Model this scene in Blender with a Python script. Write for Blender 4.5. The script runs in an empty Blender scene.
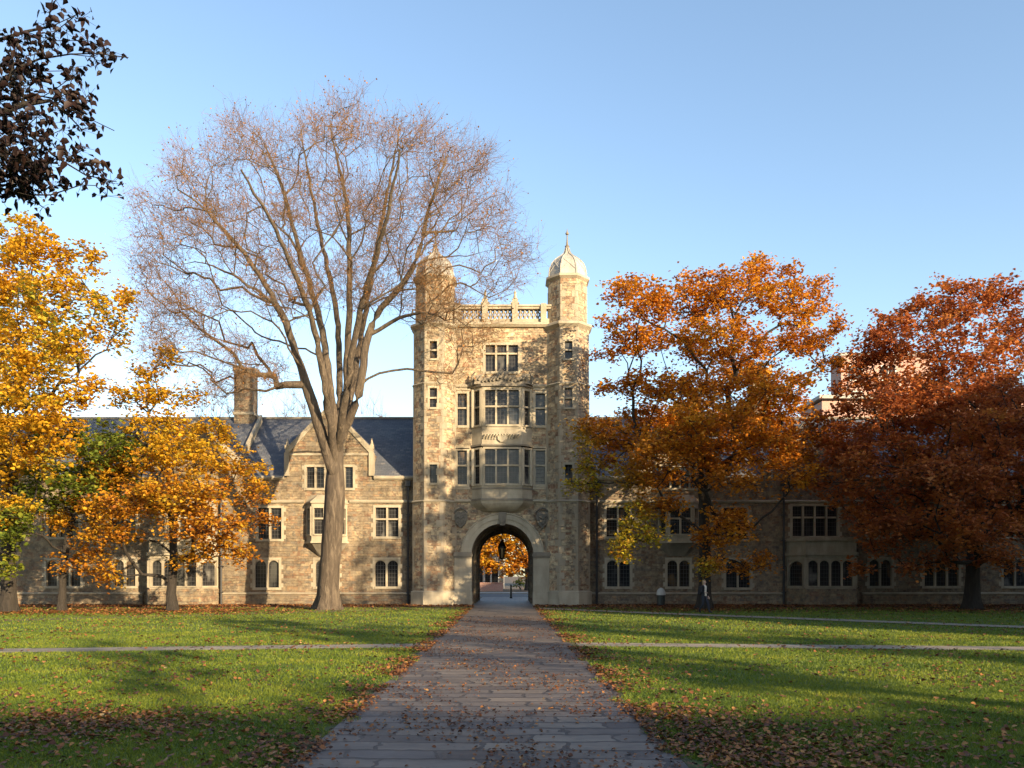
import bpy, math, random
import numpy as np
from mathutils import Vector
random.seed(7)
C = bpy.context.scene.collection
F = 800.0; HZ = 576.0; CAMZ = 1.9
def wx(px, Y): return (px - 512.0) / F * Y
def wz(py, Y): return CAMZ + (HZ - py) / F * Y
PI = math.pi
SUN_EL = 14.0; SUN_AZ = 140.0      # azimuth clockwise from +Y

# ------------------------------------------------------------------ objects
ORIG = {}
def link(o, parent=None):
    C.objects.link(o)
    if parent is not None: o.parent = parent
    return o
def tag(o, label=None, cat=None, group=None, kind=None):
    if label: o['label'] = label
    if cat: o['category'] = cat
    if group: o['group'] = group
    if kind: o['kind'] = kind
    return o
def thing(name, label, cat, loc, group=None):
    o = bpy.data.objects.new(name, None); o.empty_display_size = .3
    o.location = loc; link(o); ORIG[o.name] = Vector(loc)
    return tag(o, label, cat, group)
def worldorig(parent):
    return ORIG[parent.name] if parent is not None else Vector((0, 0, 0))

class MB:
    """collects faces in world coordinates and builds one mesh with box-projected UVs in metres"""
    def __init__(s): s.v = []; s.f = []; s.mi = []; s.cur = 0; s.sm = []; s.smooth = False
    def face(s, pts):
        b = len(s.v); s.v += [tuple(p) for p in pts]; s.f.append(tuple(range(b, b + len(pts)))); s.mi.append(s.cur); s.sm.append(s.smooth)
    def box(s, x0, x1, y0, y1, z0, z1):
        p = [(x0,y0,z0),(x1,y0,z0),(x1,y1,z0),(x0,y1,z0),(x0,y0,z1),(x1,y0,z1),(x1,y1,z1),(x0,y1,z1)]
        for q in ((0,1,5,4),(1,2,6,5),(2,3,7,6),(3,0,4,7),(4,5,6,7),(3,2,1,0)): s.face([p[i] for i in q])
        return s
    def prism(s, poly, z0, z1, top=True, bottom=True, skip=()):
        n = len(poly)
        for i in range(n):
            if i in skip: continue
            a = poly[i]; b = poly[(i+1) % n]
            s.face([(a[0],a[1],z0),(b[0],b[1],z0),(b[0],b[1],z1),(a[0],a[1],z1)])
        if top: s.face([(p[0],p[1],z1) for p in poly])
        if bottom: s.face([(p[0],p[1],z0) for p in reversed(poly)])
        return s
    def frust(s, p0, z0, p1, z1, top=True, bottom=True):
        n = len(p0)
        for i in range(n):
            j = (i+1) % n
            s.face([(*p0[i],z0),(*p0[j],z0),(*p1[j],z1),(*p1[i],z1)])
        if top: s.face([(*p,z1) for p in p1])
        if bottom: s.face([(*p,z0) for p in reversed(p0)])
        return s
    def extr(s, poly, y0, y1):
        """polygon in x,z (counter-clockwise seen from -Y) extruded from y0 (front) to y1"""
        n = len(poly)
        s.face([(p[0],y0,p[1]) for p in poly]); s.face([(p[0],y1,p[1]) for p in reversed(poly)])
        for i in range(n):
            a = poly[i]; b = poly[(i+1) % n]
            s.face([(a[0],y0,a[1]),(a[0],y1,a[1]),(b[0],y1,b[1]),(b[0],y0,b[1])])
        return s
    def lathe(s, cx, cy, prof, n=12, ph=0.0):
        for k in range(len(prof)-1):
            z0, r0 = prof[k]; z1, r1 = prof[k+1]
            for i in range(n):
                a = ph + 2*PI*i/n; b = ph + 2*PI*(i+1)/n
                s.face([(cx+r0*math.cos(a),cy+r0*math.sin(a),z0),(cx+r0*math.cos(b),cy+r0*math.sin(b),z0),
                        (cx+r1*math.cos(b),cy+r1*math.sin(b),z1),(cx+r1*math.cos(a),cy+r1*math.sin(a),z1)])
        return s
    def tube(s, pts, r, n=6):
        pts = [Vector(p) for p in pts]; rs = r if isinstance(r, (list, tuple)) else [r]*len(pts)
        rings = []
        for i, p in enumerate(pts):
            d = (pts[min(i+1,len(pts)-1)] - pts[max(i-1,0)]).normalized()
            a = d.cross(Vector((0,0,1)) if abs(d.z) < .9 else Vector((1,0,0))).normalized(); b = d.cross(a)
            rings.append([p + (a*math.cos(2*PI*k/n) + b*math.sin(2*PI*k/n))*rs[i] for k in range(n)])
        for i in range(len(rings)-1):
            for k in range(n):
                j = (k+1) % n
                s.face([rings[i][k], rings[i][j], rings[i+1][j], rings[i+1][k]])
        s.face(rings[-1]); s.face(list(reversed(rings[0])))
        return s
    def build(s, name, mats, parent=None, rot=None):
        me = bpy.data.meshes.new(name)
        o0 = worldorig(parent)
        me.from_pydata([(v[0]-o0.x, v[1]-o0.y, v[2]-o0.z) for v in s.v], [], s.f)
        if not isinstance(mats, (list, tuple)): mats = [mats]
        for m in mats: me.materials.append(m)
        uv = me.uv_layers.new(name='UVMap')
        d = []
        for f in s.f:
            p = [Vector(s.v[i]) for i in f]
            n = Vector((0,0,0))
            for i in range(len(p)):
                n += p[i].cross(p[(i+1) % len(p)])
            if n.length < 1e-9: n = Vector((0,0,1))
            n.normalize()
            if abs(n.z) < .98:
                t = Vector((0,0,1)).cross(n).normalized(); b = n.cross(t)
            else: t = Vector((1,0,0)); b = Vector((0,1,0))
            for q in p: d += [q.dot(t), q.dot(b)]
        uv.data.foreach_set('uv', d)
        me.polygons.foreach_set('material_index', s.mi)
        me.polygons.foreach_set('use_smooth', s.sm)
        me.update()
        o = bpy.data.objects.new(name, me); link(o, parent); ORIG[o.name] = o0
        return o

def np_mesh(name, V, Q, mats, parent=None, smooth=False, mi=None):
    """V (N,3) world, Q (M,4) or (M,3)"""
    me = bpy.data.meshes.new(name); o0 = worldorig(parent)
    V = np.asarray(V, dtype=np.float32) - np.array(o0, dtype=np.float32)
    Q = np.asarray(Q, dtype=np.int32); k = Q.shape[1]
    me.vertices.add(len(V)); me.vertices.foreach_set('co', V.ravel())
    me.loops.add(Q.size); me.loops.foreach_set('vertex_index', Q.ravel())
    me.polygons.add(len(Q)); me.polygons.foreach_set('loop_start', np.arange(0, Q.size, k, dtype=np.int32))
    if smooth: me.polygons.foreach_set('use_smooth', np.ones(len(Q), dtype=bool))
    if not isinstance(mats, (list, tuple)): mats = [mats]
    for m in mats: me.materials.append(m)
    if mi is not None: me.polygons.foreach_set('material_index', np.asarray(mi, dtype=np.int32))
    me.update(calc_edges=True); me.validate()
    o = bpy.data.objects.new(name, me); link(o, parent); ORIG[o.name] = o0
    return o

# ------------------------------------------------------------------ materials
class NT:
    def __init__(s, name):
        s.m = bpy.data.materials.new(name); s.m.use_nodes = True; s.t = s.m.node_tree
        s.b = s.t.nodes['Principled BSDF']; s.out = s.t.nodes['Material Output']
    def n(s, typ, **kw):
        nd = s.t.nodes.new(typ)
        for k, v in kw.items():
            if hasattr(nd, k): setattr(nd, k, v)
            else: nd.inputs[k.replace('_', ' ')].default_value = v
        return nd
    def l(s, a, b): s.t.links.new(a, b)
    def ramp(s, stops, fac, interp='LINEAR'):
        r = s.t.nodes.new('ShaderNodeValToRGB'); e = r.color_ramp; e.interpolation = interp
        while len(e.elements) < len(stops): e.elements.new(.5)
        for i, (p, c) in enumerate(stops):
            e.elements[i].position = p; e.elements[i].color = (*c, 1) if len(c) == 3 else c
        s.l(fac, r.inputs['Fac']); return r.outputs['Color']
    def mix(s, fac, a, b, mode='MIX'):
        m = s.t.nodes.new('ShaderNodeMix'); m.data_type = 'RGBA'; m.blend_type = mode
        for sock, v in ((m.inputs['Factor'], fac), (m.inputs['A'], a), (m.inputs['B'], b)):
            if hasattr(v, 'is_linked') or hasattr(v, 'links'): s.l(v, sock)
            elif isinstance(v, (int, float)): sock.default_value = v
            else: sock.default_value = (*v, 1)
        for o in m.outputs:
            if o.type == 'RGBA': return o
    def math(s, op, a, b=0.0, clamp=False):
        m = s.t.nodes.new('ShaderNodeMath'); m.operation = op; m.use_clamp = clamp
        for i, v in enumerate((a, b)):
            if isinstance(v, (int, float)): m.inputs[i].default_value = v
            else: s.l(v, m.inputs[i])
        return m.outputs[0]
    def noise(s, vec, scale, detail=3, rough=.55, col=False, dist=0.0):
        n = s.t.nodes.new('ShaderNodeTexNoise'); n.inputs['Scale'].default_value = scale
        n.inputs['Detail'].default_value = detail; n.inputs['Roughness'].default_value = rough; n.inputs['Distortion'].default_value = dist
        if vec is not None: s.l(vec, n.inputs['Vector'])
        return n.outputs['Color'] if col else n.outputs['Fac']
    def bump(s, h, strength=.3, dist=.02):
        b = s.t.nodes.new('ShaderNodeBump'); b.inputs['Strength'].default_value = strength; b.inputs['Distance'].default_value = dist
        s.l(h, b.inputs['Height']); s.l(b.outputs['Normal'], s.b.inputs['Normal'])
    def mapping(s, vec, scale=(1,1,1), loc=(0,0,0)):
        m = s.t.nodes.new('ShaderNodeMapping'); m.inputs['Scale'].default_value = scale; m.inputs['Location'].default_value = loc
        s.l(vec, m.inputs['Vector']); return m.outputs['Vector']
    def brick(s, vec, w, h, mortar=.012, offset=.5):
        b = s.t.nodes.new('ShaderNodeTexBrick'); b.offset = offset
        b.inputs['Color1'].default_value = (0,0,0,1); b.inputs['Color2'].default_value = (1,1,1,1); b.inputs['Mortar'].default_value = (.5,.5,.5,1)
        b.inputs['Scale'].default_value = 1; b.inputs['Mortar Size'].default_value = mortar; b.inputs['Mortar Smooth'].default_value = .3
        b.inputs['Brick Width'].default_value = w; b.inputs['Row Height'].default_value = h
        s.l(vec, b.inputs['Vector']); return b.outputs['Color'], b.outputs['Fac']
    def geo(s): return s.n('ShaderNodeNewGeometry')
    def tc(s): return s.n('ShaderNodeTexCoord')
    def col(s, c):
        if hasattr(c, 'links'): s.l(c, s.b.inputs['Base Color'])
        else: s.b.inputs['Base Color'].default_value = (*c, 1)
        return s
    def set(s, **kw):
        for k, v in kw.items(): s.b.inputs[k.replace('_', ' ')].default_value = v
        return s

def mat_stone(name, palette, mortar, bw=.78, bh=.33, dark=.0):
    t = NT(name); uv = t.tc().outputs['UV']; pos = t.geo().outputs['Position']
    d = t.noise(uv, .9, 2, col=True)
    vec = t.n('ShaderNodeVectorMath', operation='MULTIPLY_ADD'); t.l(d, vec.inputs[0]); vec.inputs[1].default_value = (.22,.16,0); t.l(uv, vec.inputs[2])
    v = vec.outputs[0]
    c1, f1 = t.brick(v, bw, bh); c2, f2 = t.brick(t.mapping(v, loc=(.31,.17,0)), bw*.62, bh*.5, .009)
    sel = t.ramp([(.47,(0,0,0)),(.49,(1,1,1))], t.noise(v, 1.1, 1))
    cc = t.mix(sel, c1, c2); ff = t.mix(sel, f1, f2)
    jit = t.math('MULTIPLY', t.noise(uv, 2.5, 2), .5)
    g = t.math('FRACT', t.math('ADD', cc, jit))
    col = t.ramp(palette, g, 'LINEAR')
    col = t.mix(ff, col, mortar)
    fine = t.ramp([(.32,(.36,.34,.33)),(.5,(.95,.93,.9)),(.68,(1.45,1.4,1.28))], t.noise(pos, 2.8, 6, .78))
    col = t.mix(.85, col, fine, 'MULTIPLY')
    big = t.ramp([(.3,(.72,.70,.68)),(.62,(1.08,1.04,1.0))], t.noise(t.mapping(pos, (.35,.35,.18)), 1, 4, .6))
    col = t.mix(.75, col, big, 'MULTIPLY')
    stk = t.ramp([(.42,(.66,.65,.64)),(.6,(1,1,1))], t.noise(t.mapping(pos, (1.6,1.6,.12)), 1, 3, .6))
    col = t.mix(.55, col, stk, 'MULTIPLY')
    t.col(col).set(Roughness=.9)
    h = t.math('SUBTRACT', t.math('MULTIPLY', t.noise(pos, 9, 4, .7), .6), ff)
    t.bump(h, .9, .045); return t.m
PAL = [(0,(.24,.19,.14)),(.16,(.38,.31,.21)),(.32,(.30,.25,.19)),(.45,(.46,.38,.25)),(.56,(.27,.16,.105)),(.66,(.42,.35,.24)),(.8,(.22,.20,.17)),(.9,(.40,.27,.16)),(1,(.34,.29,.21))]
def dk(p, k): return [(a,(c[0]*k,c[1]*k,c[2]*k)) for a,c in p]
PALT = [(0,(.24,.18,.12)),(.16,(.52,.44,.30)),(.3,(.36,.30,.21)),(.42,(.25,.14,.09)),(.54,(.60,.51,.35)),(.68,(.20,.17,.14)),(.8,(.46,.38,.26)),(.9,(.33,.20,.12)),(1,(.54,.45,.30))]
M = {}
M['stone'] = mat_stone('seamface_stone', dk(PAL,.72), (.25,.21,.155))
M['stone_tower'] = mat_stone('tower_stone', dk(PALT,.95), (.40,.34,.25))
def mat_lime(name, base, lo):
    t = NT(name); uv = t.tc().outputs['UV']; pos = t.geo().outputs['Position']
    c, f = t.brick(uv, .8, .42, .006)
    col = t.mix(t.math('MULTIPLY', c, .45), base, lo)
    col = t.mix(t.math('MULTIPLY', f, .5), col, (.25,.21,.16))
    w = t.ramp([(.32,(.55,.53,.50)),(.62,(1.05,1.03,1))], t.noise(t.mapping(pos, (1,1,.3)), 1.2, 5, .65))
    col = t.mix(.8, col, w, 'MULTIPLY')
    t.col(col).set(Roughness=.85); t.bump(t.noise(pos, 14, 4, .7), .4, .015); return t.m
M['lime'] = mat_lime('limestone_trim', (.40,.355,.27), (.31,.27,.20))
M['limedark'] = mat_lime('weathered_limestone', (.22,.195,.155), (.16,.145,.12))
M['quoin'] = mat_lime('corner_limestone', (.36,.31,.23), (.24,.20,.15))
M['domelime'] = mat_lime('dome_limestone', (.37,.365,.34), (.29,.285,.27))
def mat_slate():
    t = NT('slate_roof'); uv = t.tc().outputs['UV']; pos = t.geo().outputs['Position']
    c, f = t.brick(uv, .35, .22, .012)
    col = t.ramp([(0,(.075,.085,.105)),(.4,(.11,.12,.14)),(.7,(.085,.095,.12)),(1,(.16,.16,.165))], t.math('FRACT', t.math('ADD', c, t.math('MULTIPLY', t.noise(uv, .8, 2), .4))))
    col = t.mix(t.math('MULTIPLY', f, .8), col, (.03,.03,.035))
    band = t.ramp([(.35,(.75,.76,.8)),(.65,(1.2,1.18,1.12))], t.noise(pos, .5, 4, .65))
    col = t.mix(.8, col, band, 'MULTIPLY')
    t.col(col).set(Roughness=.62); t.bump(t.math('SUBTRACT', t.math('MULTIPLY', c, .5), f), .6, .02); return t.m
M['slate'] = mat_slate()
def mat_glass(nm='leaded_glass', hi=(.06,.06,.055), lo=(.012,.013,.015)):
    t = NT(nm); uv = t.tc().outputs['UV']; pos = t.geo().outputs['Position']
    c, f = t.brick(uv, .19, .26, .014, 0.0)
    inner = t.ramp([(.4,lo),(.55,(.02,.02,.022)),(.66,hi)], t.noise(t.mapping(pos,(1,1,.7)), .9, 2))
    col = t.mix(f, inner, (.06,.06,.06))
    t.col(col).set(Roughness=.08); t.b.inputs['Specular IOR Level'].default_value = .28
    t.l(t.mix(f, (.06,.06,.06), (.6,.6,.6)), t.b.inputs['Roughness'])
    wob = t.math('ADD', t.math('MULTIPLY', c, .9), t.noise(pos, 2.2, 2)); t.bump(wob, .12, .03); return t.m
M['glass'] = mat_glass(); M['glass_b'] = mat_glass('curtained_leaded_glass', (.15,.145,.13), (.022,.022,.022)); M['glass_c'] = mat_glass('warm_leaded_glass', (.14,.09,.045), (.02,.016,.012))
GR = random.Random(12)
def mat_simple(name, c, rough=.7, metal=0, ns=0, amt=.3, bump=0):
    t = NT(name); pos = t.geo().outputs['Position']
    if ns:
        w = t.ramp([(.3,(1-amt,)*3),(.7,(1+amt*.5,)*3)], t.noise(pos, ns, 4, .6)); col = t.mix(1.0, c, w, 'MULTIPLY')
        t.col(col)
        if bump: t.bump(t.noise(pos, ns*2, 4, .6), bump, .02)
    else: t.col(c)
    t.set(Roughness=rough, Metallic=metal); return t.m
M['carved'] = mat_simple('darkened_carving', (.15,.135,.11), .9, 0, 8, .5, .5)
M['lead'] = mat_simple('dark_downpipe_metal', (.035,.035,.038), .5, .2, 3)
M['iron'] = mat_simple('black_iron', (.015,.015,.016), .4, .5)
M['lampglass'] = mat_simple('amber_lantern_glass', (.32,.22,.10), .3)
def mat_bark(name, a, b, c, sc=1.0):
    t = NT(name); pos = t.tc().outputs['Object']
    n1 = t.noise(t.mapping(pos, (2.6*sc,2.6*sc,.45*sc)), 1.8, 7, .72, dist=1.2)
    n2 = t.noise(pos, 1.3, 3)
    col = t.ramp([(.3,a),(.5,b),(.68,c)], n1)
    col = t.mix(t.math('MULTIPLY', n2, .6), col, b)
    t.col(col).set(Roughness=.92); t.bump(n1, 1.0, .12); return t.m
M['bark_elm'] = mat_bark('grey_brown_elm_bark', (.018,.014,.010), (.085,.064,.045), (.21,.165,.115))
M['twig_elm'] = mat_simple('elm_twig_bark', (.17,.088,.030), .85, 0, .35, .35)
M['bark_dark'] = mat_bark('dark_oak_bark', (.012,.010,.008), (.030,.024,.019), (.058,.047,.037))
M['bark_far'] = mat_simple('distant_bark', (.13,.10,.085), .9)
def mat_leaf(name, stops, ns=.35, ramp_noise=.55, trans=.38, tint=None, rough=.55):
    """stops: colour ramp over a value mixed from a per-leaf random and a clump-scale noise"""
    t = NT(name); g = t.geo(); pos = g.outputs['Position']; rnd = g.outputs['Random Per Island']
    nz = t.ramp([(.3,(0,0,0)),(.7,(1,1,1))], t.noise(pos, ns, 3, .6))
    v = t.math('ADD', t.math('MULTIPLY', nz, ramp_noise), t.math('MULTIPLY', rnd, 1-ramp_noise))
    col = t.ramp(stops, v)
    if tint:   # (axis expression, lo, hi, colours): a part of the crown that has turned differently
        ax, lo, hi, tc = tint
        sep = t.n('ShaderNodeSeparateXYZ'); t.l(pos, sep.inputs[0])
        e = t.math('ADD', t.math('ADD', t.math('MULTIPLY', sep.outputs[0], ax[0]), t.math('MULTIPLY', sep.outputs[2], ax[1])), t.math('MULTIPLY', t.math('ADD', nz, t.math('MULTIPLY', rnd, .5)), ax[2]))
        k = t.n('ShaderNodeMapRange'); t.l(e, k.inputs[0]); k.inputs[1].default_value = lo; k.inputs[2].default_value = hi
        col = t.mix(k.outputs[0], col, t.ramp(tc, rnd))
    b = t.n('ShaderNodeBsdfTranslucent'); t.l(col, b.inputs['Color'])
    t.col(col).set(Roughness=rough); t.b.inputs['Specular IOR Level'].default_value = .3
    mx = t.n('ShaderNodeMixShader'); mx.inputs[0].default_value = trans
    t.l(t.b.outputs[0], mx.inputs[1]); t.l(b.outputs[0], mx.inputs[2]); t.l(mx.outputs[0], t.out.inputs['Surface'])
    return t.m
M['leafA'] = mat_leaf('golden_maple_leaves', [(0,(.22,.09,.012)),(.15,(.50,.24,.018)),(.36,(.66,.35,.022)),(.60,(.70,.42,.03)),(.76,(.46,.36,.04)),(.86,(.24,.26,.035)),(1,(.12,.15,.02))], .3,
                      tint=((.35,-.55,3.2), -8.2, -6.8, [(0,(.28,.26,.03)),(.6,(.12,.15,.02)),(1,(.40,.28,.02))]))
M['leafB'] = mat_leaf('orange_maple_leaves', [(0,(.18,.06,.014)),(.22,(.42,.15,.02)),(.5,(.58,.26,.022)),(.75,(.64,.37,.03)),(.9,(.44,.36,.04)),(1,(.22,.23,.03))], .32,
                      tint=((0,.42,1.6), 3.3, 4.6, [(0,(.62,.38,.02)),(.6,(.66,.34,.02)),(1,(.36,.30,.03))]))
M['leafC'] = mat_leaf('green_yellow_leaves', [(0,(.05,.08,.015)),(.4,(.12,.165,.022)),(.75,(.24,.26,.03)),(1,(.46,.36,.04))], .5)
M['leafD'] = mat_leaf('orange_oak_leaves', [(0,(.20,.06,.014)),(.2,(.42,.13,.016)),(.5,(.62,.235,.02)),(.8,(.72,.33,.026)),(1,(.72,.44,.04))], .33,
                      tint=((-1.0,-.8,2.0), -11.3, -9.5, [(0,(.60,.40,.03)),(.4,(.50,.40,.03)),(.7,(.20,.20,.03)),(1,(.60,.26,.02))]))
M['leafE'] = mat_leaf('russet_oak_leaves', [(0,(.22,.065,.03)),(.35,(.42,.125,.04)),(.7,(.56,.19,.045)),(.93,(.62,.27,.05)),(1,(.66,.42,.06))], .3, trans=.45)
M['leafF'] = mat_leaf('copper_beech_leaves', [(0,(.010,.006,.007)),(.5,(.018,.009,.009)),(.85,(.03,.014,.010)),(1,(.06,.03,.012))], .6, trans=.1)
M['leafS'] = mat_leaf('brown_oak_leaves', [(0,(.12,.06,.02)),(1,(.35,.18,.04))], .3)
M['fallen'] = mat_leaf('fallen_leaves', [(0,(.035,.018,.012)),(.25,(.09,.035,.018)),(.55,(.18,.07,.025)),(.8,(.30,.13,.04)),(.93,(.42,.24,.08)),(1,(.48,.36,.20))], .8, .25, .1)
M['budelm'] = mat_leaf('elm_last_leaves', [(0,(.20,.09,.03)),(1,(.42,.20,.06))], .4)

def mat_lawn():
    t = NT('lawn_turf'); pos = t.geo().outputs['Position']
    a = t.ramp([(.3,(.055,.095,.016)),(.55,(.10,.145,.02)),(.75,(.16,.17,.03))], t.noise(pos, .35, 5, .65))
    f = t.ramp([(.3,(.5,.55,.5)),(.7,(1.3,1.25,1.1))], t.noise(t.mapping(pos,(1,.6,1)), 14, 4, .75))
    a = t.mix(1.0, a, f, 'MULTIPLY')
    litter = t.ramp([(.56,(0,0,0)),(.64,(1,1,1))], t.noise(pos, 3.2, 5, .75))
    a = t.mix(t.math('MULTIPLY', litter, .45), a, (.12,.07,.035))
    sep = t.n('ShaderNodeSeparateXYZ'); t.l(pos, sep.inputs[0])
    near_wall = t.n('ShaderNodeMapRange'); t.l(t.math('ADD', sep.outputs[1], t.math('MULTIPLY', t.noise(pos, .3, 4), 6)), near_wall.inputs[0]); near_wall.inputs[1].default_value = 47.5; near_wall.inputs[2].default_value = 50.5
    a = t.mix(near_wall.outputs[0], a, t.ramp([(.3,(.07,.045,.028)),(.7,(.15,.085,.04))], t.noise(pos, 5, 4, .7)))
    edge = t.math('ABSOLUTE', t.math('ADD', sep.outputs[0], t.math('ADD', .17, t.math('MULTIPLY', sep.outputs[1], .0072))))
    ew = t.n('ShaderNodeMapRange'); t.l(t.math('ADD', edge, t.math('MULTIPLY', t.noise(pos, 1.4, 4, .7), -.9)), ew.inputs[0]); ew.inputs[1].default_value = 1.75; ew.inputs[2].default_value = 1.5
    a = t.mix(t.math('MULTIPLY', ew.outputs[0], .8), a, (.075,.055,.035))
    t.col(a).set(Roughness=.9); t.bump(t.noise(pos, 22, 4, .8), .8, .05); return t.m
M['lawn'] = mat_lawn()
def mat_path(name, pal, bw, bh, mort, wet=.55, leaf=.6):
    t = NT(name); uv = t.tc().outputs['UV']; pos = t.geo().outputs['Position']
    d = t.noise(uv, 1.1, 4, .6, col=True)
    vec = t.n('ShaderNodeVectorMath', operation='MULTIPLY_ADD'); t.l(d, vec.inputs[0]); vec.inputs[1].default_value = (.8,.34,0); t.l(uv, vec.inputs[2])
    c, f = t.brick(vec.outputs[0], bw, bh, mort, .37)
    col = t.ramp(pal, c)
    col = t.mix(t.math('MULTIPLY', f, .85), col, (.035,.03,.028))
    w = t.ramp([(.3,(.42,.42,.44)),(.7,(1.35,1.3,1.2))], t.noise(t.mapping(pos,(.8,1.8,1)), 1.3, 6, .75)); col = t.mix(.8, col, w, 'MULTIPLY')
    sp = t.ramp([(.60,(0,0,0)),(.68,(1,1,1))], t.noise(pos, 9, 5, .8)); col = t.mix(t.math('MULTIPLY', sp, leaf), col, (.045,.028,.02))
    t.col(col).set(Roughness=wet); t.bump(t.math('SUBTRACT', t.math('ADD', t.math('MULTIPLY', c, .6), t.math('MULTIPLY', t.noise(pos, 7, 4), .5)), f), .6, .02); return t.m
M['flag'] = mat_path('bluestone_flags', [(0,(.07,.058,.056)),(.25,(.155,.128,.108)),(.5,(.105,.093,.092)),(.75,(.19,.158,.13)),(1,(.085,.07,.066))], 1.0, .42, .035, leaf=.75)
M['tan'] = mat_simple('tan_gravel_path', (.26,.22,.16), .95, 0, 3, .3, .3)
M['flag2'] = mat_path('grey_flags', [(0,(.22,.19,.15)),(1,(.32,.28,.22))], 1.1, .9, .02, .8, .3)
M['dirt'] = mat_simple('worn_earth', (.115,.085,.055), .95, 0, 2.5, .5, .5)
M['road'] = mat_simple('asphalt', (.075,.075,.08), .85, 0, 2, .3, .3)
M['conc'] = mat_simple('pale_concrete', (.34,.32,.29), .85, 0, 2, .25, .2)
def mat_brick(name, a, b, w=.22, h=.075):
    t = NT(name); uv = t.tc().outputs['UV']; c, f = t.brick(uv, w, h, .012)
    t.col(t.mix(f, t.mix(c, a, b), (.35,.32,.28))).set(Roughness=.9); return t.m
M['brick'] = mat_brick('salmon_brick', (.34,.15,.12), (.42,.20,.15))
M['redbrick'] = mat_brick('red_brick', (.20,.07,.05), (.28,.10,.07))
M['white'] = mat_simple('white_paint', (.72,.72,.70), .6, 0, 2, .15)
M['skin'] = mat_simple('skin', (.52,.33,.25), .5)
M['hair'] = mat_simple('blonde_hair', (.40,.27,.13), .6)
M['black'] = mat_simple('black_cloth', (.016,.016,.02), .85)
M['navy'] = mat_simple('dark_trousers', (.018,.020,.03), .85)
M['cream'] = mat_simple('cream_shirt', (.55,.50,.42), .8)
M['steel'] = mat_simple('bin_steel', (.05,.055,.05), .5, .3)
M['binlid'] = mat_simple('pale_bin_lid', (.50,.50,.46), .5)

# ------------------------------------------------------------------ building pieces
def wall_grid(mb, x0, x1, z0, z1, y, holes):
    xs = sorted({x0, x1, *[min(max(h[0],x0),x1) for h in holes], *[min(max(h[1],x0),x1) for h in holes]})
    zs = sorted({z0, z1, *[min(max(h[2],z0),z1) for h in holes], *[min(max(h[3],z0),z1) for h in holes]})
    for i in range(len(xs)-1):
        for j in range(len(zs)-1):
            cx = (xs[i]+xs[i+1])/2; cz = (zs[j]+zs[j+1])/2
            if any(h[0] < cx < h[1] and h[2] < cz < h[3] for h in holes): continue
            mb.face([(xs[i],y,zs[j]),(xs[i+1],y,zs[j]),(xs[i+1],y,zs[j+1]),(xs[i],y,zs[j+1])])

def window(parent, x0, x1, z0, z1, y, n=2, transom=False, arched=False, mat=None, border=.16, depth=.24, xf=None, name='window', glass_y=None, toothed=True):
    """stone window frame in a wall hole; xf maps (x, y, z) for canted faces"""
    mat = mat or M['lime']; b = border; mb = MB(); m = .12; fr = -.035
    B = lambda *a: mb.box(*a)
    B(x0-b, x0, y+fr, y+depth, z0-b, z1+b); B(x1, x1+b, y+fr, y+depth, z0-b, z1+b)
    B(x0, x1, y+fr, y+depth, z1, z1+b); B(x0, x1, y+fr-.05, y+depth, z0-b, z0)
    if toothed:      # long-and-short jamb stones
        z = z0; k = 0
        while z + .3 < z1 + b:
            if k % 2 == 0:
                mb.box(x0-b-.13, x0-b, y+fr+.004, y+.05, z, z+.28); mb.box(x1+b, x1+b+.13, y+fr+.004, y+.05, z, z+.28)
            z += .3; k += 1
    w = (x1-x0-m*(n-1))/n
    for i in range(n):
        lx = x0 + i*(w+m)
        if i: B(lx-m, lx, y+.015, y+depth, z0, z1)
        if arched:
            r = w/2; cx = lx+r; zs = z1-r*1.05; K = 8
            for sgn in (-1, 1):
                pts = [(cx+sgn*r, z1)] + [(cx+sgn*r*math.cos(a), zs+r*.95*math.sin(a)) for a in [PI/2*k/K for k in range(K+1)]]+[(cx, z1)]
                if sgn == -1: pts = pts
                mb.extr(pts if sgn == 1 else list(reversed(pts)), y+.03, y+depth-.02)
    if transom:
        zt = z0 + (z1-z0)*transom
        for i in range(n):
            lx = x0 + i*(w+m); B(lx, lx+w, y+.025, y+depth-.004, zt-.055, zt+.055)
    if xf: mb.v = [xf(*p) for p in mb.v]
    fo = mb.build(name, mat, parent)
    g = MB(); gy = y+depth-.05
    for i in range(n):
        lx = x0 + i*(w+m); g.face([(lx,gy,z0),(lx+w,gy,z0),(lx+w,gy,z1),(lx,gy,z1)])
    if xf: g.v = [xf(*p) for p in g.v]
    g.build('pane', M[GR.choice(['glass','glass','glass','glass_b','glass_c'])], fo)
    return fo

def octo(cx, cy, ap, ph=PI/8):
    R = ap/math.cos(PI/8); return [(cx+R*math.cos(-PI/2-PI/8+k*PI/4), cy+R*math.sin(-PI/2-PI/8+k*PI/4)) for k in range(8)]
# side k=0 is the front (-Y) face

# ---- gatehouse tower
CX = wx(502.5, 52)                 # -0.62
YT = 52.0
tower = thing('gatehouse_tower', 'tall pale stone gatehouse with two octagonal turrets over a round archway', 'tower', (CX, YT, 0))
def T(px): return wx(px, YT)
def TZ(py): return wz(py, YT)
xl, xr = T(444), T(561)
ZTOP = TZ(327)
mb = MB()
wins = []    # (x0,x1,z0,z1,n,transom,arched)
wins.append((T(485.5),T(518),TZ(371.5),TZ(345),3,.68,False))
for (a,b) in ((457.5,467),(535.5,545)):
    wins.append((T(a),T(b),TZ(425.5),TZ(393.5),1,.55,False)); wins.append((T(a),T(b),TZ(484.5),TZ(450.5),1,.56,False))
holes = [w[:4] for w in wins]
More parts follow.
